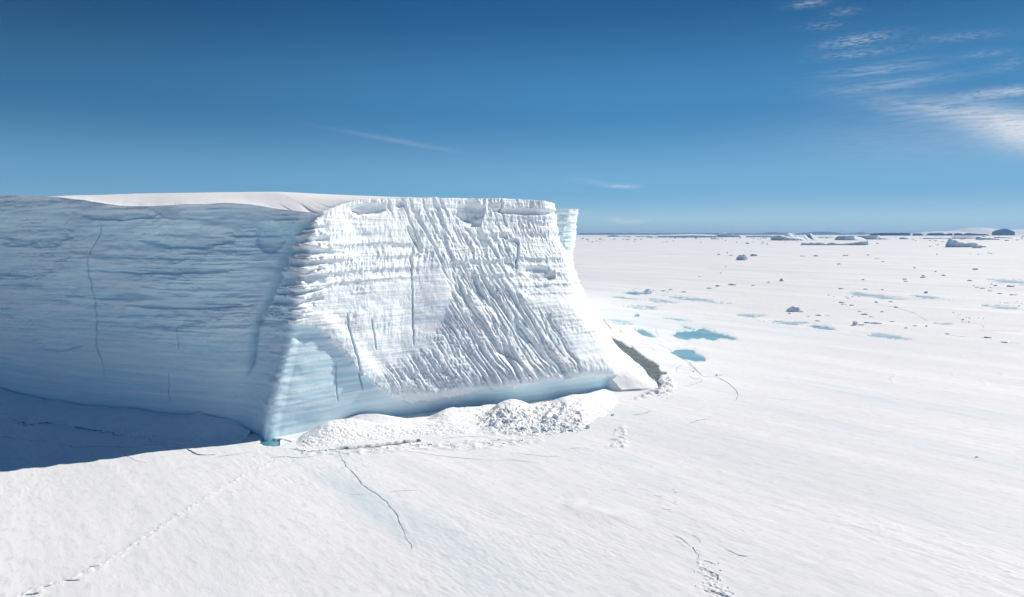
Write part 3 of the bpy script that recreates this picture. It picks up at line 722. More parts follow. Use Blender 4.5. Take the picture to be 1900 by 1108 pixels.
# lip of the firn above the smooth undercut
D += vis * front * .55 * firn * sst(.15, .9, 1 - sst(0, 60, poly_sd(bpx, bpy_, FIRN)))
# smooth blue ice: gentle strata only
smooth = front * (1 - firn) * detail
D += smooth * (0.10 * lay + .05 * lay2 + .15 * fbm(s / 10, z / 5, 3, 161))
# ribs of the farther headland
rb = side * (1 - sst(16.5, 17, stat))
D += rb * (0.55 * (ridged(s / 5.5, z / 22, 2, 165) - .5) * sst(14, 22, z) + .25 * lay + .12 * lay2 + .25 * fbm(s / 2, z / 3, 3, 167))
# keep the rim and the buried foot tidy
D *= sst(-3, .5, z)
rim = np.linspace(0, 1, nr)[:, None] ** 40
V2 = V + N * D[..., None]
V2[..., 2] += -rim * .0
# rough rim: break the top edge
top_n = 0.35 * fbm(s / 4, s * 0, 3, 171) + .22 * np.minimum(0, fbm(s / 1.1, s * 0 + 4, 3, 173))
V2[..., 2] += sst(.86, 1, np.linspace(0, 1, nr))[:, None] * top_n * (0.4 + .6 * front)
blue = left * .88 + front * (1 - firn_soft * .35 - firn * .65) * .9  # real blue ice, with the left cliff's cool shade tinted in
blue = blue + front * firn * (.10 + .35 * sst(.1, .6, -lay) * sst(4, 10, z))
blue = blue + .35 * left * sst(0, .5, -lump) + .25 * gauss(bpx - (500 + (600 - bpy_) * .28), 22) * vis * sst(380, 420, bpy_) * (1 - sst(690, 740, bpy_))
blue = np.where(side > .5, np.clip(.40 + .5 * fbm(s / 5, z / 4, 3, 175), .1, .8), blue)  # flank and headland tinted bluer to paint in their shaded facets
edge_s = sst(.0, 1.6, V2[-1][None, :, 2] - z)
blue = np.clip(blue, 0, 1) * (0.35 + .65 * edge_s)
low = sst(3.5, .5, z) * front * (1 - firn) * (stat < 13.5) * .0
deep = np.maximum(deep, low)
cliff = link('ice_cliff', grid_mesh('ice_cliff', V2, {'blue': blue, 'firn': firn, 'deep': deep, 'rough': np.clip(left * (.30 + .85 * up * pat) + front * firn, 0, 1)}), M_cliff, berg)

# snow cap: from the rim inward
cc = np.array([-150, 290, 38.0])
rimv = V2[-1]
fr = [0, .012, .05, .10, .18, .30, .5, .75, 1.0]
cap = []
ker = np.hanning(321); ker /= ker.sum()
rs_ = np.stack([np.convolve(np.pad(rimv[:, k], 160, mode='edge'), ker, 'valid') for k in range(3)], 1)
for f in fr:
    q0 = rimv + (rs_ - rimv) * min(1, f / .04)
    r_ = q0 + (cc - q0) * f
    rz_ = q0[:, 2]
    zr = rz_ + (37.6 - rz_) * sst(0, .11, f) + (0 if f == 0 else .12) * fbm(r_[:, 0] / 12, r_[:, 1] / 12, 3, 181)
    r_ = r_.copy(); r_[:, 2] = zr if f < 1 else 37.6
    cap.append(r_)
cap = catmull(np.array(cap), [3, 6, 10, 12, 10, 6, 4, 3])
link('snow_cap', grid_mesh('snow_cap', cap), M_bank, berg)

# ---------------------------------------------------------------- snow banks against the berg
def bank_mesh(name, crest, foot, back, nt, nw, rough, mat, seed, lump_fn=None):
    """crest: (px, py, Y) points; foot: px,py on the ground; back: metres behind the crest"""
    cw = np.array([W(*c) for c in crest]); fw = np.array([G(*f)[:3] for f in foot])
    seg = [max(2, nt // (len(crest) - 1))] * (len(crest) - 1)
    Cc = catmull(cw, seg); Fc = np.stack([np.interp(np.linspace(0, 1, len(Cc)), np.linspace(0, 1, len(fw)), fw[:, k]) for k in range(3)], 1)
    wv = np.concatenate([np.linspace(-1, 0, nw // 4)[:-1], np.linspace(0, 1.14, nw)])
    P = np.zeros((len(wv), len(Cc), 3))
    dirv = Fc - Cc; dirv[:, 2] = 0; L = np.linalg.norm(dirv, axis=1)[:, None] + 1e-6; dn = dirv / L
    zc = np.maximum(Cc[:, 2], .05)
    for i, q_ in enumerate(wv):
        if q_ >= 0:
            P[i] = Cc + dirv * q_; P[i, :, 2] = zc * (np.maximum(0, 1 - q_)) ** 1.15 - 3.5 * max(0, q_ - 1) - .02
        else:
            P[i] = Cc + dn * (back * q_); P[i, :, 2] = zc * (1 - (-q_) ** 1.4) - .3 * (-q_)
    x, y = P[..., 0], P[..., 1]
    t = np.linspace(0, 1, len(Cc))[None, :]; endf = np.minimum(1, np.minimum(t, 1 - t) * 9)
    fade = sst(1.08, .8, wv)[:, None]
    P[..., 2] += endf * fade * (rough * (0.5 * fbm(x / 3.2, y / 3.2, 4, seed) + .22 * fbm(x / .9, y / .9, 3, seed + 7)))
    if lump_fn is not None: P[..., 2] += lump_fn(x, y, P[..., 2], wv[:, None], t)
    P[..., 2] += ground_h(x.ravel(), y.ravel()).reshape(x.shape).clip(0, 1) * .6
    return grid_mesh(name, P, {'wet': np.zeros(x.shape)}, flip=False)
def front_lumps(x, y, zz, wv, t):
    px, py = proj(x, y, zz)
    m = sst(-12, 12, poly_sd(px, py, [(880, 770), (945, 750), (1040, 745), (1085, 765), (1085, 800), (1040, 808), (950, 806), (900, 790)]))
    m2 = sst(-10, 10, poly_sd(px, py, [(555, 815), (640, 782), (790, 795), (860, 790), (850, 812), (640, 830), (560, 832)]))
    return m * (.55 * np.maximum(-.2, fbm(x / 1.3, y / 1.3, 4, 301)) + .30 * np.abs(fbm(x / .5, y / .5, 3, 305))) + m2 * .13 * fbm(x / .45, y / .45, 3, 309) \
        + .35 * ridged((x - .5 * y) / 2.2, y / 9, 2, 311) * sst(0.05, .3, wv) * sst(1, .6, wv) * sst(840, 870, px) * sst(1110, 1070, px)
bank = link('snow_bank', bank_mesh('snow_bank',
    [(520, 829, 97), (545, 818, 98), (575, 799, 99.5), (605, 784, 100.5), (640, 778, 101.5), (665, 781, 102), (690, 790, 102), (712, 789, 102.5), (735, 787, 103.5), (770, 784, 105), (808, 778, 106.5), (835, 768, 108), (872, 768, 109.5), (905, 763, 111),
     (925, 750, 112), (947, 741, 113), (965, 744, 113.5), (985, 752, 114), (1005, 749, 115.5), (1022, 750, 116.5), (1045, 739, 118.5), (1065, 734, 120), (1090, 732, 122), (1130, 724, 129), (1160, 727, 131)],
    [(520, 831), (560, 834), (620, 831), (700, 822), (780, 812.5), (850, 809), (920, 812), (1000, 812), (1080, 802), (1130, 775), (1175, 740)],
    4.5, 760, 150, .40, M_bank, 201, front_lumps), M_bank)
tag(bank, 'long white snow bank with a jagged crest in front of the sunlit cliff', 'snow bank')
mound = link('snow_mound', bank_mesh('snow_mound',
    [(555, 812, 101), (600, 789, 104), (640, 775, 105.3), (700, 769, 106), (735, 777, 106.2), (765, 787, 106.3), (800, 792, 106)],
    [(555, 822), (620, 800), (700, 800), (800, 800)], 4, 200, 40, .12, M_bank, 221), M_bank)
tag(mound, 'smooth shaded snow mound tucked under the blue undercut behind the bank crest', 'snow bank')
mound2 = link('snow_mound', bank_mesh('snow_mound',
    [(770, 790, 107), (800, 775, 108.5), (828, 760, 110), (870, 756, 112), (915, 752, 114), (950, 752, 116)],
    [(770, 800), (850, 785), (950, 775)], 4, 200, 40, .5, M_bank, 231), M_bank)
tag(mound2, 'shaded rubbly snow mound behind the bank, left of its highest peak', 'snow bank')

# drifted apron along the foot of the shaded cliff
nT, nW = 520, 90
icol = np.linspace(istat[1], istat[7] + 30, nT)
wallp = np.stack([np.interp(icol, colv, V[rows[0] + 3, :, k]) for k in range(3)], 1)
footp = lin([G(-330, 752), G(0, 778), (G(60, 789)), G(112, 793), G(170, 801), G(230, 809), G(300, 816), G(360, 822), G(420, 824), G(470, 822)], 400)
fx = np.interp(wallp[:, 0], footp[:, 0], footp[:, 0]); fy = np.interp(wallp[:, 0] * .985, footp[:, 0], footp[:, 1])
fx = wallp[:, 0] + .5
wpx, _ = proj(wallp[:, 0], wallp[:, 1], wallp[:, 2])
hw_ = np.interp(wpx, [-300, 0, 60, 90, 150, 250, 330, 372, 400, 450, 480], [2.3, 2.6, 2.1, 1.9, 1.6, 2.0, 1.9, 2.4, 2.0, 1.0, .2])
wv = np.linspace(-.12, 1.15, nW)
P = np.zeros((nW, nT, 3))
for i, q_ in enumerate(wv):
    P[i, :, 0] = wallp[:, 0] + (fx - wallp[:, 0]) * q_
    P[i, :, 1] = wallp[:, 1] + (fy - wallp[:, 1]) * q_ + (1.2 if q_ < 0 else 0)
    P[i, :, 2] = hw_ * np.maximum(0, 1 - max(q_, 0)) ** 1.3 - .6 * max(0, q_ - .97)
x, y = P[..., 0], P[..., 1]
P[..., 2] += sst(1.1, .8, wv)[:, None] * (.35 * fbm(x / 6, y / 4, 3, 241) + .10 * fbm(x / 1.4, y / 1.4, 3, 243)) + .35 * sst(.7, .95, wv)[:, None] * sst(1.08, .95, wv)[:, None] * np.abs(fbm(x / 1.5, y / .8, 3, 245)) * 1.6
P[..., 2] -= (.9 * gauss(wv - .03, .025))[:, None] * sst(-.25, .25, fbm(x / 5, x * 0, 3, 247)) 
P[..., 2] += .05
apron = link('snow_apron', grid_mesh('snow_apron', P, {'wet': np.zeros(x.shape)}), M_bank)
tag(apron, 'blue shaded snow apron drifted against the foot of the shaded cliff', 'snow bank')

# white ramp down the right flank
inner = [W(1112, 684, 131.5), W(1130, 664, 135), W(1134, 648, 141), W(1128, 630, 150), W(1118, 604, 163), W(1106, 580, 182), W(1094, 558, 215)]
outer = [G(1150, 728), G(1214, 723), G(1203, 702), G(1178, 675), G(1150, 651), G(1130, 632), G(1118, 598)]
A = catmull(np.array(inner), [30] * 6); B = catmull(np.array(outer), [30] * 6)
wv = np.concatenate([[-.25], np.linspace(-.1, 1, 60), [1.02, 1.06]])
P = np.zeros((len(wv), len(A), 3))
for i, q_ in enumerate(wv):
    P[i] = A + (B - A) * q_
    P[i, :, 2] = A[:, 2] * (1 - max(q_, 0)) ** 1.25 + .55 * min(1, max(0, q_) * 3)
    if q_ > 1.01: P[i, :, 2] = -.9 * (q_ - 1) / .06
x, y = P[..., 0], P[..., 1]
P[..., 2] += .22 * fbm(x / 5, y / 5, 3, 251) + .05 * fbm(x / 1.2, y / 1.2, 3, 253)
P[-1, :, 2] = -1
P[:, 0, 2] = -.6        # near end is a cut face
P[:, 1, 2] = np.minimum(P[:, 1, 2], .9)
ramp = link('snow_ramp', grid_mesh('snow_ramp', P, {'wet': np.zeros(x.shape)}, flip=True), M_bank)
tag(ramp, 'smooth bright snow ramp sloping from the iceberg to the open water', 'snow bank')

# ---------------------------------------------------------------- ice blocks
def block_mesh(name, seed, sharp=.8, lumps=16, sub=0):
    r = random.Random(seed); bm = bmesh.new()
    for k in range(lumps):
        a = r.uniform(0, 2 * math.pi); zz = r.uniform(-.25, 1); rad = (1 - max(0, zz) ** (1.5 if sub > 1 else 2.4) * r.uniform(.65 if sub > 1 else .35, .97)) ** .5
        rad *= r.uniform(.72, 1.0)
        bm.verts.new((rad * math.cos(a) * .5, rad * math.sin(a) * .5, zz))
    res = bmesh.ops.convex_hull(bm, input=bm.verts)
    bmesh.ops.delete(bm, geom=[g for g in res['geom_interior'] if isinstance(g, bmesh.types.BMVert)], context='VERTS')
    if sub:
        bmesh.ops.subdivide_edges(bm, edges=bm.edges[:], cuts=sub, use_grid_fill=True, smooth=.35)
        for v in bm.verts:
            n = float(fbm(np.array([v.co.x * 4 + seed]), np.array([v.co.y * 4 + v.co.z * 3]), 3, 401)[0])
            v.co *= 1 + .18 * n; v.co.z += .08 * n
    bmesh.ops.recalc_face_normals(bm, faces=bm.faces[:])
    me = bpy.data.meshes.new(name); bm.to_mesh(me); bm.free()
    return me
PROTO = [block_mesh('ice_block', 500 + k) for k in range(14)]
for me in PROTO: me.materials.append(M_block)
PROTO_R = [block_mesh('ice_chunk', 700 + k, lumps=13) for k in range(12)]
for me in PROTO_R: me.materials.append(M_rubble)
def put_block(name, px, py, wpx, hpx, label, group=None, cat='ice block', depth=.8, sub=0, seed=None, mats=None):
    p = G(px, py); sc = p[1] / F
    if sub:
        me = block_mesh(name, seed or random.randrange(9999), lumps=22, sub=sub); me.materials.append(mats or M_block)
    else: me = random.choice(PROTO)
    o = bpy.data.objects.new(name, me); col.objects.link(o)
    wm, hm = wpx * sc, hpx * sc
    gh = float(ground_h(np.array([p[0]]), np.array([p[1]]))[0]) if p[1] < 900 else .1
    o.location = (p[0], p[1] + wm * depth * .45, gh - .06 * hm)
    o.scale = (wm * 1.08, wm * depth, hm * 1.06)
    o.rotation_euler = (0, 0, random.uniform(-.35, .35))
    tag(o, label, cat, group); return o
put_block('ice_boulder', 1203, 546, 17, 9, 'round-topped ice boulder standing at the end of a thin blue patch, right of the iceberg', sub=3, seed=31)
put_block('ice_boulder', 1477, 579, 27, 10, 'broad domed blue-grey ice boulder below the middle distance, right of the melt ponds', sub=3, seed=44, depth=.6)
put_block('ice_boulder', 1380, 483, 25, 10, 'large dark-faced ice boulder with a small pointed step, alone in the middle distance', sub=3, seed=52, depth=.7)
put_block('ice_boulder', 1401, 475.5, 14, 4, 'flat dark ice block just behind and right of the dark-faced boulder', sub=1, seed=3)
put_block('ice_boulder', 1452, 522.5, 10, 5, 'small tilted ice block midway between the dark-faced boulder and the domed one', sub=2, seed=9)
put_block('ice_boulder', 1588, 605, 11, 8, 'small rounded ice block at the left end of a row of slabs', sub=2, seed=12)
put_block('ice_boulder', 1388, 453, 7, 3, 'small dark block far out, above the dark-faced boulder', 'blocks far out on the ice')
put_block('ice_boulder', 1466, 583, 7, 3, 'little block in front of the broad domed boulder')
put_block('ice_boulder', 1487, 579.5, 12, 2.5, 'low fragment at the right foot of the broad domed boulder')
put_block('ice_boulder', 1091, 797, 9, 7, 'single ice block lying clear of the right end of the snow bank', sub=2, seed=71)
put_block('ice_slab', 1610, 601, 12, 3.5, 'short flat ice slab right of the small rounded block', cat='ice slab')
put_block('ice_slab', 1630, 602, 26, 3.2, 'long thin dark ice slab at the right end of the row', cat='ice slab')
put_block('ice_slab', 1606, 585, 14, 2.8, 'dark ice slab above the row of slabs', cat='ice slab')
put_block('ice_slab', 1620, 589.5, 10, 2.2, 'short dark slab between the row and the slab above it', cat='ice slab')
put_block('ice_slab', 1600, 604.5, 14, 2.6, 'thin slab leaning beside the small rounded block', cat='ice slab')
put_block('ice_slab', 1568, 566, 12, 2.6, 'flat dark ice slab below the long blue melt strip', cat='ice slab')
put_block('ice_boulder', 1720, 545, 8, 4, 'dark little ice block above the end of the long blue melt strip')
put_block('ice_boulder', 1813, 851, 6, 2.5, 'lone speck of ice on the smooth snow at the lower right')
put_block('ice_boulder', 1184, 588, 12, 5, 'pale blue ice block near the iceberg flank among broken melt patches', sub=2, seed=15)
put_block('ice_boulder', 1137, 773, 8, 4, 'small grey block on the snow right of the bank')
small = [(1715, 516, 12, 2.6), (1698, 498, 5, 2), (1683, 523, 10, 2), (1753, 512, 9, 2.4), (1813, 501, 12, 3), (1803, 522, 14, 2.4), (1737, 505, 5, 2), (1492, 476, 15, 2.2), (1516, 476, 12, 2.4),
         (1572, 475, 14, 2.2), (1630, 480, 10, 2.2), (1612, 474, 6, 2), (1558, 491, 8, 2.2), (1603, 520, 6, 2), (1562, 537, 10, 2), (1608, 538, 10, 2.4), (1640, 539, 8, 2), (1680, 519, 9, 2.2), (1720, 513, 16, 3),
         (1826, 536, 12, 2.2), (1850, 531, 10, 2.4), (1880, 533, 18, 3.5), (1860, 546, 14, 2.4), (1886, 549, 16, 2.6), (1840, 541, 10, 2), (1333, 532, 10, 3), (1318, 536, 14, 2.6), (1362, 530, 18, 3.2), (1400, 531, 10, 2.2),
         (1427, 525, 6, 2.6), (1338, 508, 5, 2.2), (1347, 496, 3, 2), (1350, 470, 3.5, 2.4), (1336, 473, 10, 2), (1358, 474.5, 8, 2), (1416, 452, 5, 2.4), (1424, 454, 3, 2.4), (1640, 486, 6, 2), (1300, 514, 8, 2),
         (1232, 541, 10, 2.4), (1245, 539, 8, 2.2), (1270, 543, 12, 2.4), (1165, 543, 8, 2), (1565, 563, 14, 2.6), (1582, 568, 10, 2.4), (1628, 562, 8, 2.4), (1655, 561, 10, 2), (1598, 579, 8, 2), (1638, 580, 8, 2), (1664, 572, 9, 2.6), (1520, 587, 12, 2.6), (1502, 588, 7, 2.4), (1537, 587, 8, 2), (1520, 597, 12, 2),
         (1682, 610, 6, 2), (1720, 607, 5, 3), (1658, 598, 12, 1.8), (1700, 606, 10, 1.6), (1836, 628, 16, 2.6), (1870, 637, 20, 2.4), (1760, 621, 10, 2), (1330, 697, 4, 3), (1287, 691, 3, 3), (1152, 617, 5, 3),
         (1108, 448, 6, 2), (1100, 449.5, 5, 2), (1114, 444.5, 7, 2.2), (1090, 445, 8, 1.8), (1082, 443, 7, 1.8), (1250, 448, 5, 2), (1253, 442.5, 5, 1.8), (1292, 442.5, 7, 1.6), (1142, 444.5, 12, 1.6), (1166, 445, 10, 1.6), (1190, 444.5, 5, 1.8), (1178, 445, 6, 1.6), (1400, 443, 6, 1.8), (1412, 444, 5, 1.6), (1420, 442.5, 12, 2), (1437, 443.5, 6, 1.6), (1374, 442, 5, 1.6),
         (1340, 443.5, 4, 1.5), (1555, 443, 5, 2), (1590, 443, 7, 1.6), (1790, 455, 4, 1.6), (1732, 457, 5, 1.8), (1741, 455, 5, 1.6), (1726, 458, 4, 1.6), (1727, 447, 5, 1.6), (1700, 447, 5, 1.5), (1870, 447, 9, 1.8), (1890, 446, 8, 2)]
for q_ in small:
    put_block('ice_block', *q_, 'small dark-sided ice block scattered on the open ice plain', 'small ice blocks scattered over the plain')
for k in range(56):
    if k % 7 == 0: ccx, ccy = random.uniform(1100, 1880), HORIZ + 14 + 150 * random.random() ** 1.5
    px, py = ccx + random.gauss(0, 22), ccy + random.gauss(0, .02) * (ccy - HORIZ) + random.uniform(-1, 1)
    if px < 1130 + (py - 500) * .4 and py > 500: continue
    put_block('ice_block', px, py, random.uniform(2, 6), random.uniform(1.0, 1.8), 'small dark-sided ice block scattered on the open ice plain', 'small ice blocks scattered over the plain')

for k in range(70):
    px, py = random.uniform(1078, 1900), HORIZ + random.uniform(4.5, 16)
    put_block('ice_block', px, py, random.uniform(2.5, 8), random.uniform(.9, 1.7), 'small dark-sided ice block scattered on the open ice plain', 'small ice blocks scattered over the plain')
# debris lying on the front bank and elsewhere near the berg
dg = bpy.context.evaluated_depsgraph_get(); dg.update()
from mathutils.bvhtree import BVHTree
from mathutils import Vector
trees = [BVHTree.FromObject(o, dg) for o in (bank, apron, ramp)]
def surf(x, y):
    zmax = float(ground_h(np.array([x]), np.array([y]))[0])
    for tr in trees:
        hit = tr.ray_cast(Vector((x, y, 20)), Vector((0, 0, -1)))
        if hit[0] is not None: zmax = max(zmax, hit[0].z)
    return zmax
def cast(px, py):
    d = W(px, py, 100.) - np.array([0, 0, HC]); d = d / np.linalg.norm(d)
    best = None
    for tr in trees:
        hit = tr.ray_cast(Vector((0, 0, HC)), Vector(d))
        if hit[0] is not None and (best is None or hit[3] < best[1]): best = (hit[0], hit[3])
    g = G(px, py)
    if best is None or best[1] > np.linalg.norm(g - np.array([0, 0, HC])): return g
    return np.array(best[0])
def in_poly(poly):
    xs = [p[0] for p in poly]; ys = [p[1] for p in poly]
    while True:
        x, y = random.uniform(min(xs), max(xs)), random.uniform(min(ys), max(ys))
        if poly_sd(np.array([x]), np.array([y]), poly)[0] > 0: return x, y
def put_chunk(px, py, size_px, label, group, protos=PROTO_R, name='ice_chunk', sink=.25):
    if group:
        name = 'brash_piece' if 'water' in group else 'snow_lump' if 'lump' in group else 'snow_block' if 'block' in group else 'ice_chunk'
    p = cast(px, py); sc = p[1] / F * size_px
    o = bpy.data.objects.new(name, random.choice(protos)); col.objects.link(o)
    zz = surf(p[0], p[1])
    o.scale = (sc * random.uniform(.8, 1.5), sc * random.uniform(.8, 1.2), sc * random.uniform(.45, .9))
    o.location = (p[0], p[1], zz - sink * o.scale[2]); o.rotation_euler = (random.uniform(-.3, .3), random.uniform(-.3, .3), random.uniform(0, 6.28))
    tag(o, label, 'ice chunk', group); return o
for (px, py, s_, lab) in [(996, 800, 15, 'largest broken ice chunk at the foot of the snow bank'), (1012, 797, 13, 'second largest broken chunk, right beside the largest at the bank foot'), (984, 802, 8, 'broken chunk at the left side of the largest one'),
                          (1052, 794, 12, 'large chunk near the right end of the rubble at the bank foot'), (1061, 798, 9, 'chunk just right of the large one near the right end of the rubble'), (1031, 773, 13, 'long block half way up the rubble slope'), (1040, 777, 9, 'block right below the long one half way up the rubble slope'), (1043, 803, 8, 'low chunk below the large ones at the right end of the rubble'),
                          (1213, 706, 7, 'pale floe piece adrift in the brown water'), (1192, 676, 6, 'white floe piece at the ramp edge of the open water'), (1236, 706, 9, 'rough lump of ice on the far bank of the brown water')]:
    put_chunk(px, py, s_, lab, None)
DEB = [(905, 785), (945, 775), (1000, 768), (1055, 775), (1085, 790), (1075, 803), (1020, 808), (975, 812), (940, 805)]
for k in range(150):
    px, py = in_poly(DEB); put_chunk(px, py, random.uniform(2.2, 6.5) * random.uniform(.6, 1), 'broken ice chunk in the rubble spilled down the snow bank', 'ice chunks in the rubble on the snow bank')
for poly, n, lab, grp, sz in [
    ([(1222, 702), (1240, 700), (1250, 714), (1250, 726), (1225, 735), (1195, 728), (1220, 722)], 60, 'small ice piece in the brash pile at the end of the brown water', 'ice pieces piled at the end of the brown water', (2, 5)),
    ([(1205, 690), (1222, 695), (1222, 720), (1210, 722)], 22, 'small ice piece floating in the brown water', 'ice pieces floating in the brown water', (1.5, 4)),
    ([(1128, 795), (1160, 792), (1165, 825), (1130, 830)], 26, 'small ice piece in the loose patch right of the snow bank', 'ice pieces strewn right of the snow bank', (1.5, 4)),
    ([(1250, 905), (1262, 905), (1262, 940), (1250, 940)], 7, 'small snow block in the short upright cluster of the foreground', 'snow blocks in the short foreground cluster', (2, 5)),
    ([(1285, 1015), (1300, 1015), (1335, 1075), (1360, 1108), (1305, 1108), (1320, 1085), (1290, 1045)], 26, 'small broken snow block along the fractured trail at the bottom edge', 'snow blocks along the fractured trail at the bottom edge', (2, 5.5)),
    ([(560, 838), (640, 839), (790, 824), (1000, 816), (1000, 822), (800, 836), (640, 845)], 60, 'small snow block on the rafted ice below the snow bank', 'snow blocks on the rafted ice below the bank', (2.5, 7)),
    ([(30, 783), (110, 786), (230, 803), (330, 800), (330, 812), (200, 808), (60, 792)], 40, 'small snow lump along the shaded crack at the foot of the apron', 'snow lumps along the shaded crack', (2, 6)),
    ([(340, 762), (400, 770), (420, 792), (360, 790)], 30, 'small snow lump in the shaded pile against the cliff foot', 'snow lumps piled at the shaded cliff foot', (2, 5)),
    ([(540, 832), (640, 832), (640, 837), (545, 838)], 26, 'small snow block at the left foot of the snow bank', 'snow blocks at the left foot of the bank', (1.5, 4)),
    ([(500, 845), (540, 850), (120, 1085), (100, 1078), (400, 905)], 30, 'small snow block on the pale ridge crossing the left foreground', 'snow blocks on the pale foreground ridge', (1.5, 3.2))]:
    for k in range(n):
        px, py = in_poly(poly)
        if 'right of the snow bank' in grp or 'trail' in grp or 'end of the brown' in grp: px += random.gauss(0, 7); py += random.gauss(0, 5)
        if 'ridge' in grp:
            t_ = random.uniform(0, 1); g_ = lin(RIDGE, 200)[int(t_ * 199)]; px, py = g_[0] + random.gauss(0, 3), g_[1] + random.gauss(0, 2)
        put_chunk(px, py, random.uniform(*sz) * random.uniform(.7, 1), lab, grp, sink=.35)
# finer rubble as one mass
bmv, bmf = [], []
def add_small(px, py, size_px):
    p = cast(px, py); sc = p[1] / F * size_px; zz = surf(p[0], p[1]); me = random.choice(PROTO_R)
    a = random.uniform(0, 6.28); ca, sa = math.cos(a), math.sin(a); b0 = len(bmv)
    for v in me.vertices:
        x, y, z_ = v.co.x * sc * 1.2, v.co.y * sc, v.co.z * sc * .7
        bmv.append((p[0] + x * ca - y * sa, p[1] + x * sa + y * ca, zz + z_ - .2 * sc))
    for f in me.polygons: bmf.append([b0 + i for i in f.vertices])
for k in range(900):
    px, py = in_poly(DEB if k % 3 else [(880, 790), (950, 752), (1040, 748), (1100, 775), (1095, 806), (1000, 815), (900, 806)]); add_small(px, py, random.uniform(1.0, 2.4))
for k in range(500):
    px, py = in_poly([(560, 812), (640, 782), (700, 795), (800, 792), (870, 785), (860, 808), (640, 829), (560, 831)]); add_small(px, py, random.uniform(.8, 1.8))
me = bpy.data.meshes.new('ice_rubble'); me.from_pydata(bmv, [], bmf); me.update()
tag(link('ice_rubble', me, M_rubble), 'fine ice rubble strewn over the snow bank', 'rubble', kind='stuff')

# ---------------------------------------------------------------- far icebergs
def far_berg(name, label, prof, ybase, depth_px=20, rough=.25, mat=None, Y=None, group=None, cat='iceberg', seed=None, kind=None):
    """prof: (px, y of the silhouette, y of the top of the near wall)"""
    seed = seed or random.randrange(9999)
    Y0 = Y or G(1000, ybase)[1]; sc = Y0 / F
    x0, x1 = prof[0][0], prof[-1][0]; n = int(max(14, min(140, (x1 - x0) * 1.6)))
    xs = np.linspace(x0, x1, n); pr = np.array(prof, float)
    yt = np.interp(xs, pr[:, 0], pr[:, 1]); yw = np.interp(xs, pr[:, 0], pr[:, 2]); dep = depth_px * sc
    zof = lambda yy, YY: HC + (HORIZ - yy) / F * YY
    zt_ = np.maximum(.3, zof(yt, Y0 + dep * .45)); zw = np.clip(zof(yw, Y0), .2, None); zw = np.minimum(zw, zt_)
    nn = lambda k, f: fbm(xs / f, xs * 0 + k, 3, seed + k)
    amp = sc * rough
    prof_w = np.minimum(1, np.minimum(np.arange(n), np.arange(n)[::-1]) / 3)
    R = []
    for (fy, fz, k) in [(0, -1, 1), (.0, .0, 1), (.02, .5, 2), (.04, 1.0, 3), (.18, 1.3, 4), (.45, 2.0, 5), (.7, 1.75, 6), (.95, 1.2, 7), (1.0, 0, 8), (1.0, -1, 8)]:
        if fz < 0: zz = xs * 0 - 1.5
        elif fz <= 1: zz = zw * fz
        else: zz = zw + (zt_ - zw) * (fz - 1)
        jy = amp * 2.0 * nn(k, 3) + amp * 2.5 * nn(11, 8)
        jz = amp * .6 * nn(20 + k, 3) if (fz >= 1) else 0
        yy = Y0 + dep * fy + jy
        cxm = (x0 + x1) / 2
        X_ = (xs - 950) / F * (Y0 * math.cos(TH)) * (1 + dep * 0)
        R.append(np.stack([X_ + amp * nn(30 + k, 3), yy, np.where(fz < 0, zz, np.maximum(zz + jz, 0))], 1))
    P = np.array(R)
    mid_y = P[:, 0, 1].mean()
    P[:, 0, 2] = np.minimum(P[:, 0, 2], -1); P[:, -1, 2] = np.minimum(P[:, -1, 2], -1)
    o = link(name, grid_mesh(name, P, smooth=False), mat or M_far)
    tag(o, label, cat, group, kind); return o
far_berg('distant_iceberg', 'long low tabular iceberg on the horizon with a white flat top and blue wall', [(1212, 439, 440), (1228, 436, 437.5), (1290, 434.5, 436.8), (1331, 435.5, 437.5)], 441, 60, .3)
far_berg('distant_iceberg', 'dark angular iceberg touching the right end of the long tabular one', [(1334, 436, 436), (1342, 432.5, 433), (1350, 432, 432.5), (1354, 434, 434), (1358, 437, 437), (1364, 434, 434.5), (1372, 436, 436.5), (1375, 439, 439)], 440.2, 14, .5)
far_berg('distant_iceberg', 'thin flat dark iceberg strip left of the pinnacled white one', [(1389, 437.5, 438), (1400, 437, 437.3), (1430, 437, 437.3), (1436, 438.5, 438.5)], 440.2, 16, .2)
far_berg('distant_iceberg', 'pinnacled white iceberg with twin peaks and a dark base at its left', [(1452, 440, 441), (1456, 437, 439), (1464, 436, 441.5), (1472, 432, 442.5), (1480, 433, 443), (1484, 432, 443), (1489, 438, 444), (1496, 436.5, 446), (1503, 436, 446), (1510, 438, 446), (1514, 433, 446), (1518, 434, 446), (1523, 441, 446), (1527, 445, 446)], 446.5, 60, .5)
far_berg('distant_iceberg', 'blocky dark-faced iceberg with white back, behind the low jumbled one', [(1567, 444, 444), (1571, 439, 439.5), (1575, 437, 437.5), (1585, 437, 437.5), (1588, 438, 444), (1600, 439, 445), (1612, 442, 445.5)], 446, 40, .3)
far_berg('distant_iceberg', 'wedge iceberg with a dark face leaning left of the long blue coast cliff', [(1606, 438, 438.5), (1612, 436, 436.5), (1618, 435, 436), (1624, 436, 437), (1630, 440, 442), (1636, 436.5, 442), (1641, 437.5, 442), (1647, 441, 443), (1655, 443.5, 444)], 444.5, 36, .4)
far_berg('distant_iceberg', 'low jumbled iceberg ending in a square block, in front of the blocky one', [(1489, 453, 453), (1494, 450, 450.5), (1500, 452, 452), (1506, 450, 450), (1514, 451, 451.5), (1520, 449.8, 450), (1530, 451, 451.5), (1535, 454, 454), (1541, 450.5, 451), (1546, 449.5, 450), (1552, 451, 452), (1562, 452.5, 452.5), (1580, 451, 451), (1592, 449, 449.5), (1598, 448, 448.3), (1611, 447.5, 448), (1612, 448, 448)], 455, 8, .45)
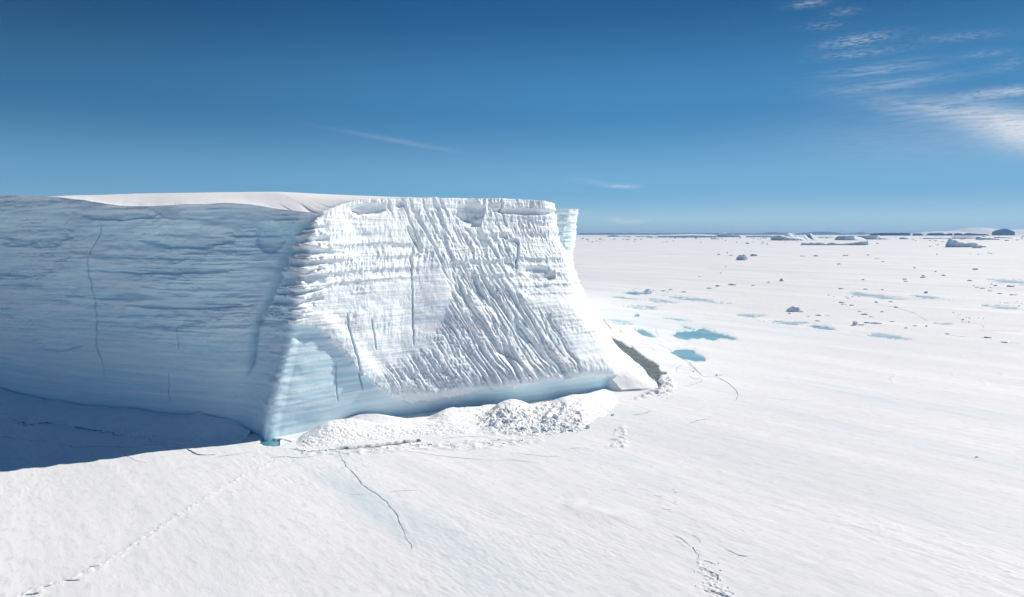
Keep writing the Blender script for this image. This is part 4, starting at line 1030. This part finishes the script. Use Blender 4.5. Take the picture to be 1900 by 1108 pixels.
far_berg('distant_iceberg', 'jumbled dark iceberg with a tall spike at its left end, near the right edge', [(1760, 457, 457), (1763, 450, 450), (1766, 443, 443.5), (1768, 445, 445), (1774, 445, 445.5), (1780, 448, 449), (1788, 450, 450.5), (1795, 451, 452), (1803, 450, 450.5), (1812, 450, 451), (1816, 453, 454), (1824, 455, 456), (1834, 457.5, 458)], 459, 9, .8)
far_berg('distant_iceberg', 'low fragment resting at the right foot of the spiked jumbled iceberg', [(1808, 459, 459), (1813, 455.5, 456), (1820, 455, 455.5), (1824, 458, 458)], 460.5, 5, .5)
far_berg('distant_iceberg', 'small flat iceberg far behind the spike, dark wall to the right', [(1817, 440, 440.2), (1820, 440, 440.5), (1838, 442, 442.3), (1856, 443.3, 443.5)], 445, 10, .25)
far_berg('distant_iceberg', 'small dark wedge iceberg in front of the long blue coast cliff', [(1672, 441, 441.5), (1677, 440, 440.5), (1683, 441, 441.5), (1687, 443, 443)], 444, 6, .4)
far_berg('distant_iceberg', 'flat white floeberg between the coast cliff and the spiked iceberg', [(1718, 442, 442.3), (1722, 440.5, 441.5), (1750, 440.5, 442.5), (1766, 440.5, 442)], 443.5, 10, .3)
far_berg('distant_iceberg', 'long low iceberg strip right behind the spiked one', [(1772, 441, 441.2), (1790, 440.5, 441), (1800, 441.2, 441.5), (1815, 442, 442.2)], 443.2, 10, .3)
far_berg('distant_iceberg', 'thin dark iceberg strip below the white slope at the far right', [(1850, 440, 440.3), (1862, 440, 440.3), (1876, 441, 441.3)], 442, 8, .25)
far_berg('distant_iceberg', 'small flat dark iceberg slab below the long tabular one on the horizon', [(1321, 441.6, 441.8), (1326, 441.4, 441.8), (1336, 443, 443)], 444, 6, .2)
far_berg('distant_iceberg', 'tiny dark hummock iceberg just beside the big iceberg on the horizon', [(1128, 437.5, 438), (1140, 434.8, 435.5), (1144, 436.5, 437), (1152, 438.3, 438.8), (1160, 437, 437.8), (1172, 438, 438.4)], 439.3, 8, .4)
far_berg('distant_iceberg', 'low broken iceberg line between the tiny hummock and the tabular one', [(1180, 438.5, 438.8), (1188, 437.6, 438), (1196, 438.2, 438.5), (1206, 437.4, 438), (1212, 439, 439)], 439.8, 8, .4)
far_berg('distant_iceberg', 'low white iceberg between the twin peaks and the blocky one, close under the horizon', [(1528, 440, 440.5), (1536, 438.5, 440), (1546, 438, 440.5), (1556, 439.5, 440.5), (1566, 440.5, 441)], 441.5, 24, .4)
far_berg('distant_iceberg', 'very low pale iceberg under the horizon just left of the twin-peaked one', [(1436, 439.5, 440), (1442, 438, 439.4), (1448, 438.6, 440), (1453, 440, 440.6)], 441.3, 20, .4)
far_berg('distant_iceberg', 'dark flat iceberg under the right part of the white dome', [(1776, 438.6, 439), (1790, 438.2, 438.6), (1812, 438.6, 439), (1822, 439.4, 439.6)], 440.4, 16, .3)
# coast
coast = [
    ('ice_cliff_coast', 'long straight blue ice cliff on the far coast, widest of the row', [(1617, 437, 437), (1622, 433, 433), (1640, 432.2, 432.5), (1680, 432.2, 432.5), (1690, 434, 434.2)]),
    ('ice_cliff_coast', 'short blue coast cliff just right of the longest one', [(1696, 437, 437), (1699, 433.3, 433.6), (1708, 433, 433.3), (1715, 436, 436)]),
    ('ice_cliff_coast', 'coast cliff with a stepped right end, left below the white dome', [(1720, 437.5, 437.5), (1728, 432.6, 433), (1750, 432.4, 433), (1760, 436, 436), (1763, 433, 433.3), (1768, 433, 433.3)]),
    ('ice_cliff_coast', 'small rounded blue coast cliff below the middle of the white dome', [(1774, 434, 434), (1778, 432.5, 433), (1785, 433, 433.4), (1790, 436.5, 436.5)]),
    ('ice_cliff_coast', 'blue coast cliff at the right end below the white dome', [(1792, 434, 434), (1797, 432.5, 433), (1812, 433.2, 434), (1820, 434.2, 434.5), (1832, 434.5, 434.8), (1837, 437, 437)])]
for nm, lab, pr in coast:
    far_berg(nm, lab, pr, 0, 8, .12, M_hazed, Y=14000, cat='ice cliff')
far_berg('snow_dome', 'broad white snow dome rising behind the row of blue coast cliffs', [(1690, 437, 438), (1715, 434, 438), (1740, 430.5, 438), (1765, 429, 438), (1800, 429.5, 438), (1825, 432.5, 438), (1850, 436, 438)], 0, 90, .06, M_farsnow, Y=14700, cat='hill')
far_berg('snow_slope', 'long white glacier slope around the dark peak at the right edge', [(1770, 437, 438), (1800, 429, 438), (1830, 423.5, 438), (1856, 421.8, 438), (1880, 424, 438), (1900, 426, 438), (1990, 424, 438), (2100, 436, 438)], 0, 130, .06, M_farsnow, Y=17000, cat='hill')
far_berg('rock_peak', 'dark blue rock peak standing out of the white slope at the right edge', [(1849, 437, 437), (1850, 430, 430.5), (1856, 427, 427.5), (1868, 424.3, 425), (1876, 427, 427.5), (1884, 431, 431)], 0, 14, .25, M_hazed, Y=16000, cat='mountain')
pr = []
for px in range(1075, 1760, 6):
    hgt = 3.0 + 5.0 * abs(float(fbm(np.array([px / 60.]), np.array([.3]), 4, 611)[0])) * (1.6 if 1370 < px < 1620 else .7)
    pr.append((px, 436.2 - hgt, 436.6 - hgt * .5))
mt = far_berg('far_mountains', None, pr, 0, 60, .3, M_hazed, Y=32000, cat=None, kind='structure')

# ---------------------------------------------------------------- thin polar haze over the whole scene
hm = bpy.data.materials.new('haze'); hm.use_nodes = True; t = NT(hm.node_tree)
pv = t.n('ShaderNodeVolumePrincipled'); pv.inputs['Color'].default_value = (.36, .64, 1.0, 1); pv.inputs['Density'].default_value = 2.4e-5; pv.inputs['Anisotropy'].default_value = 0.2
t.nt.links.new(pv.outputs[0], t.n('ShaderNodeOutputMaterial').inputs['Volume'])
bm = bmesh.new(); bmesh.ops.create_cube(bm, size=1); me = bpy.data.meshes.new('haze'); bm.to_mesh(me); bm.free()
hz = link('haze', me, hm); hz.scale = (124000, 124000, 320); hz.location = (0, 0, 157); tag(hz, kind='stuff')
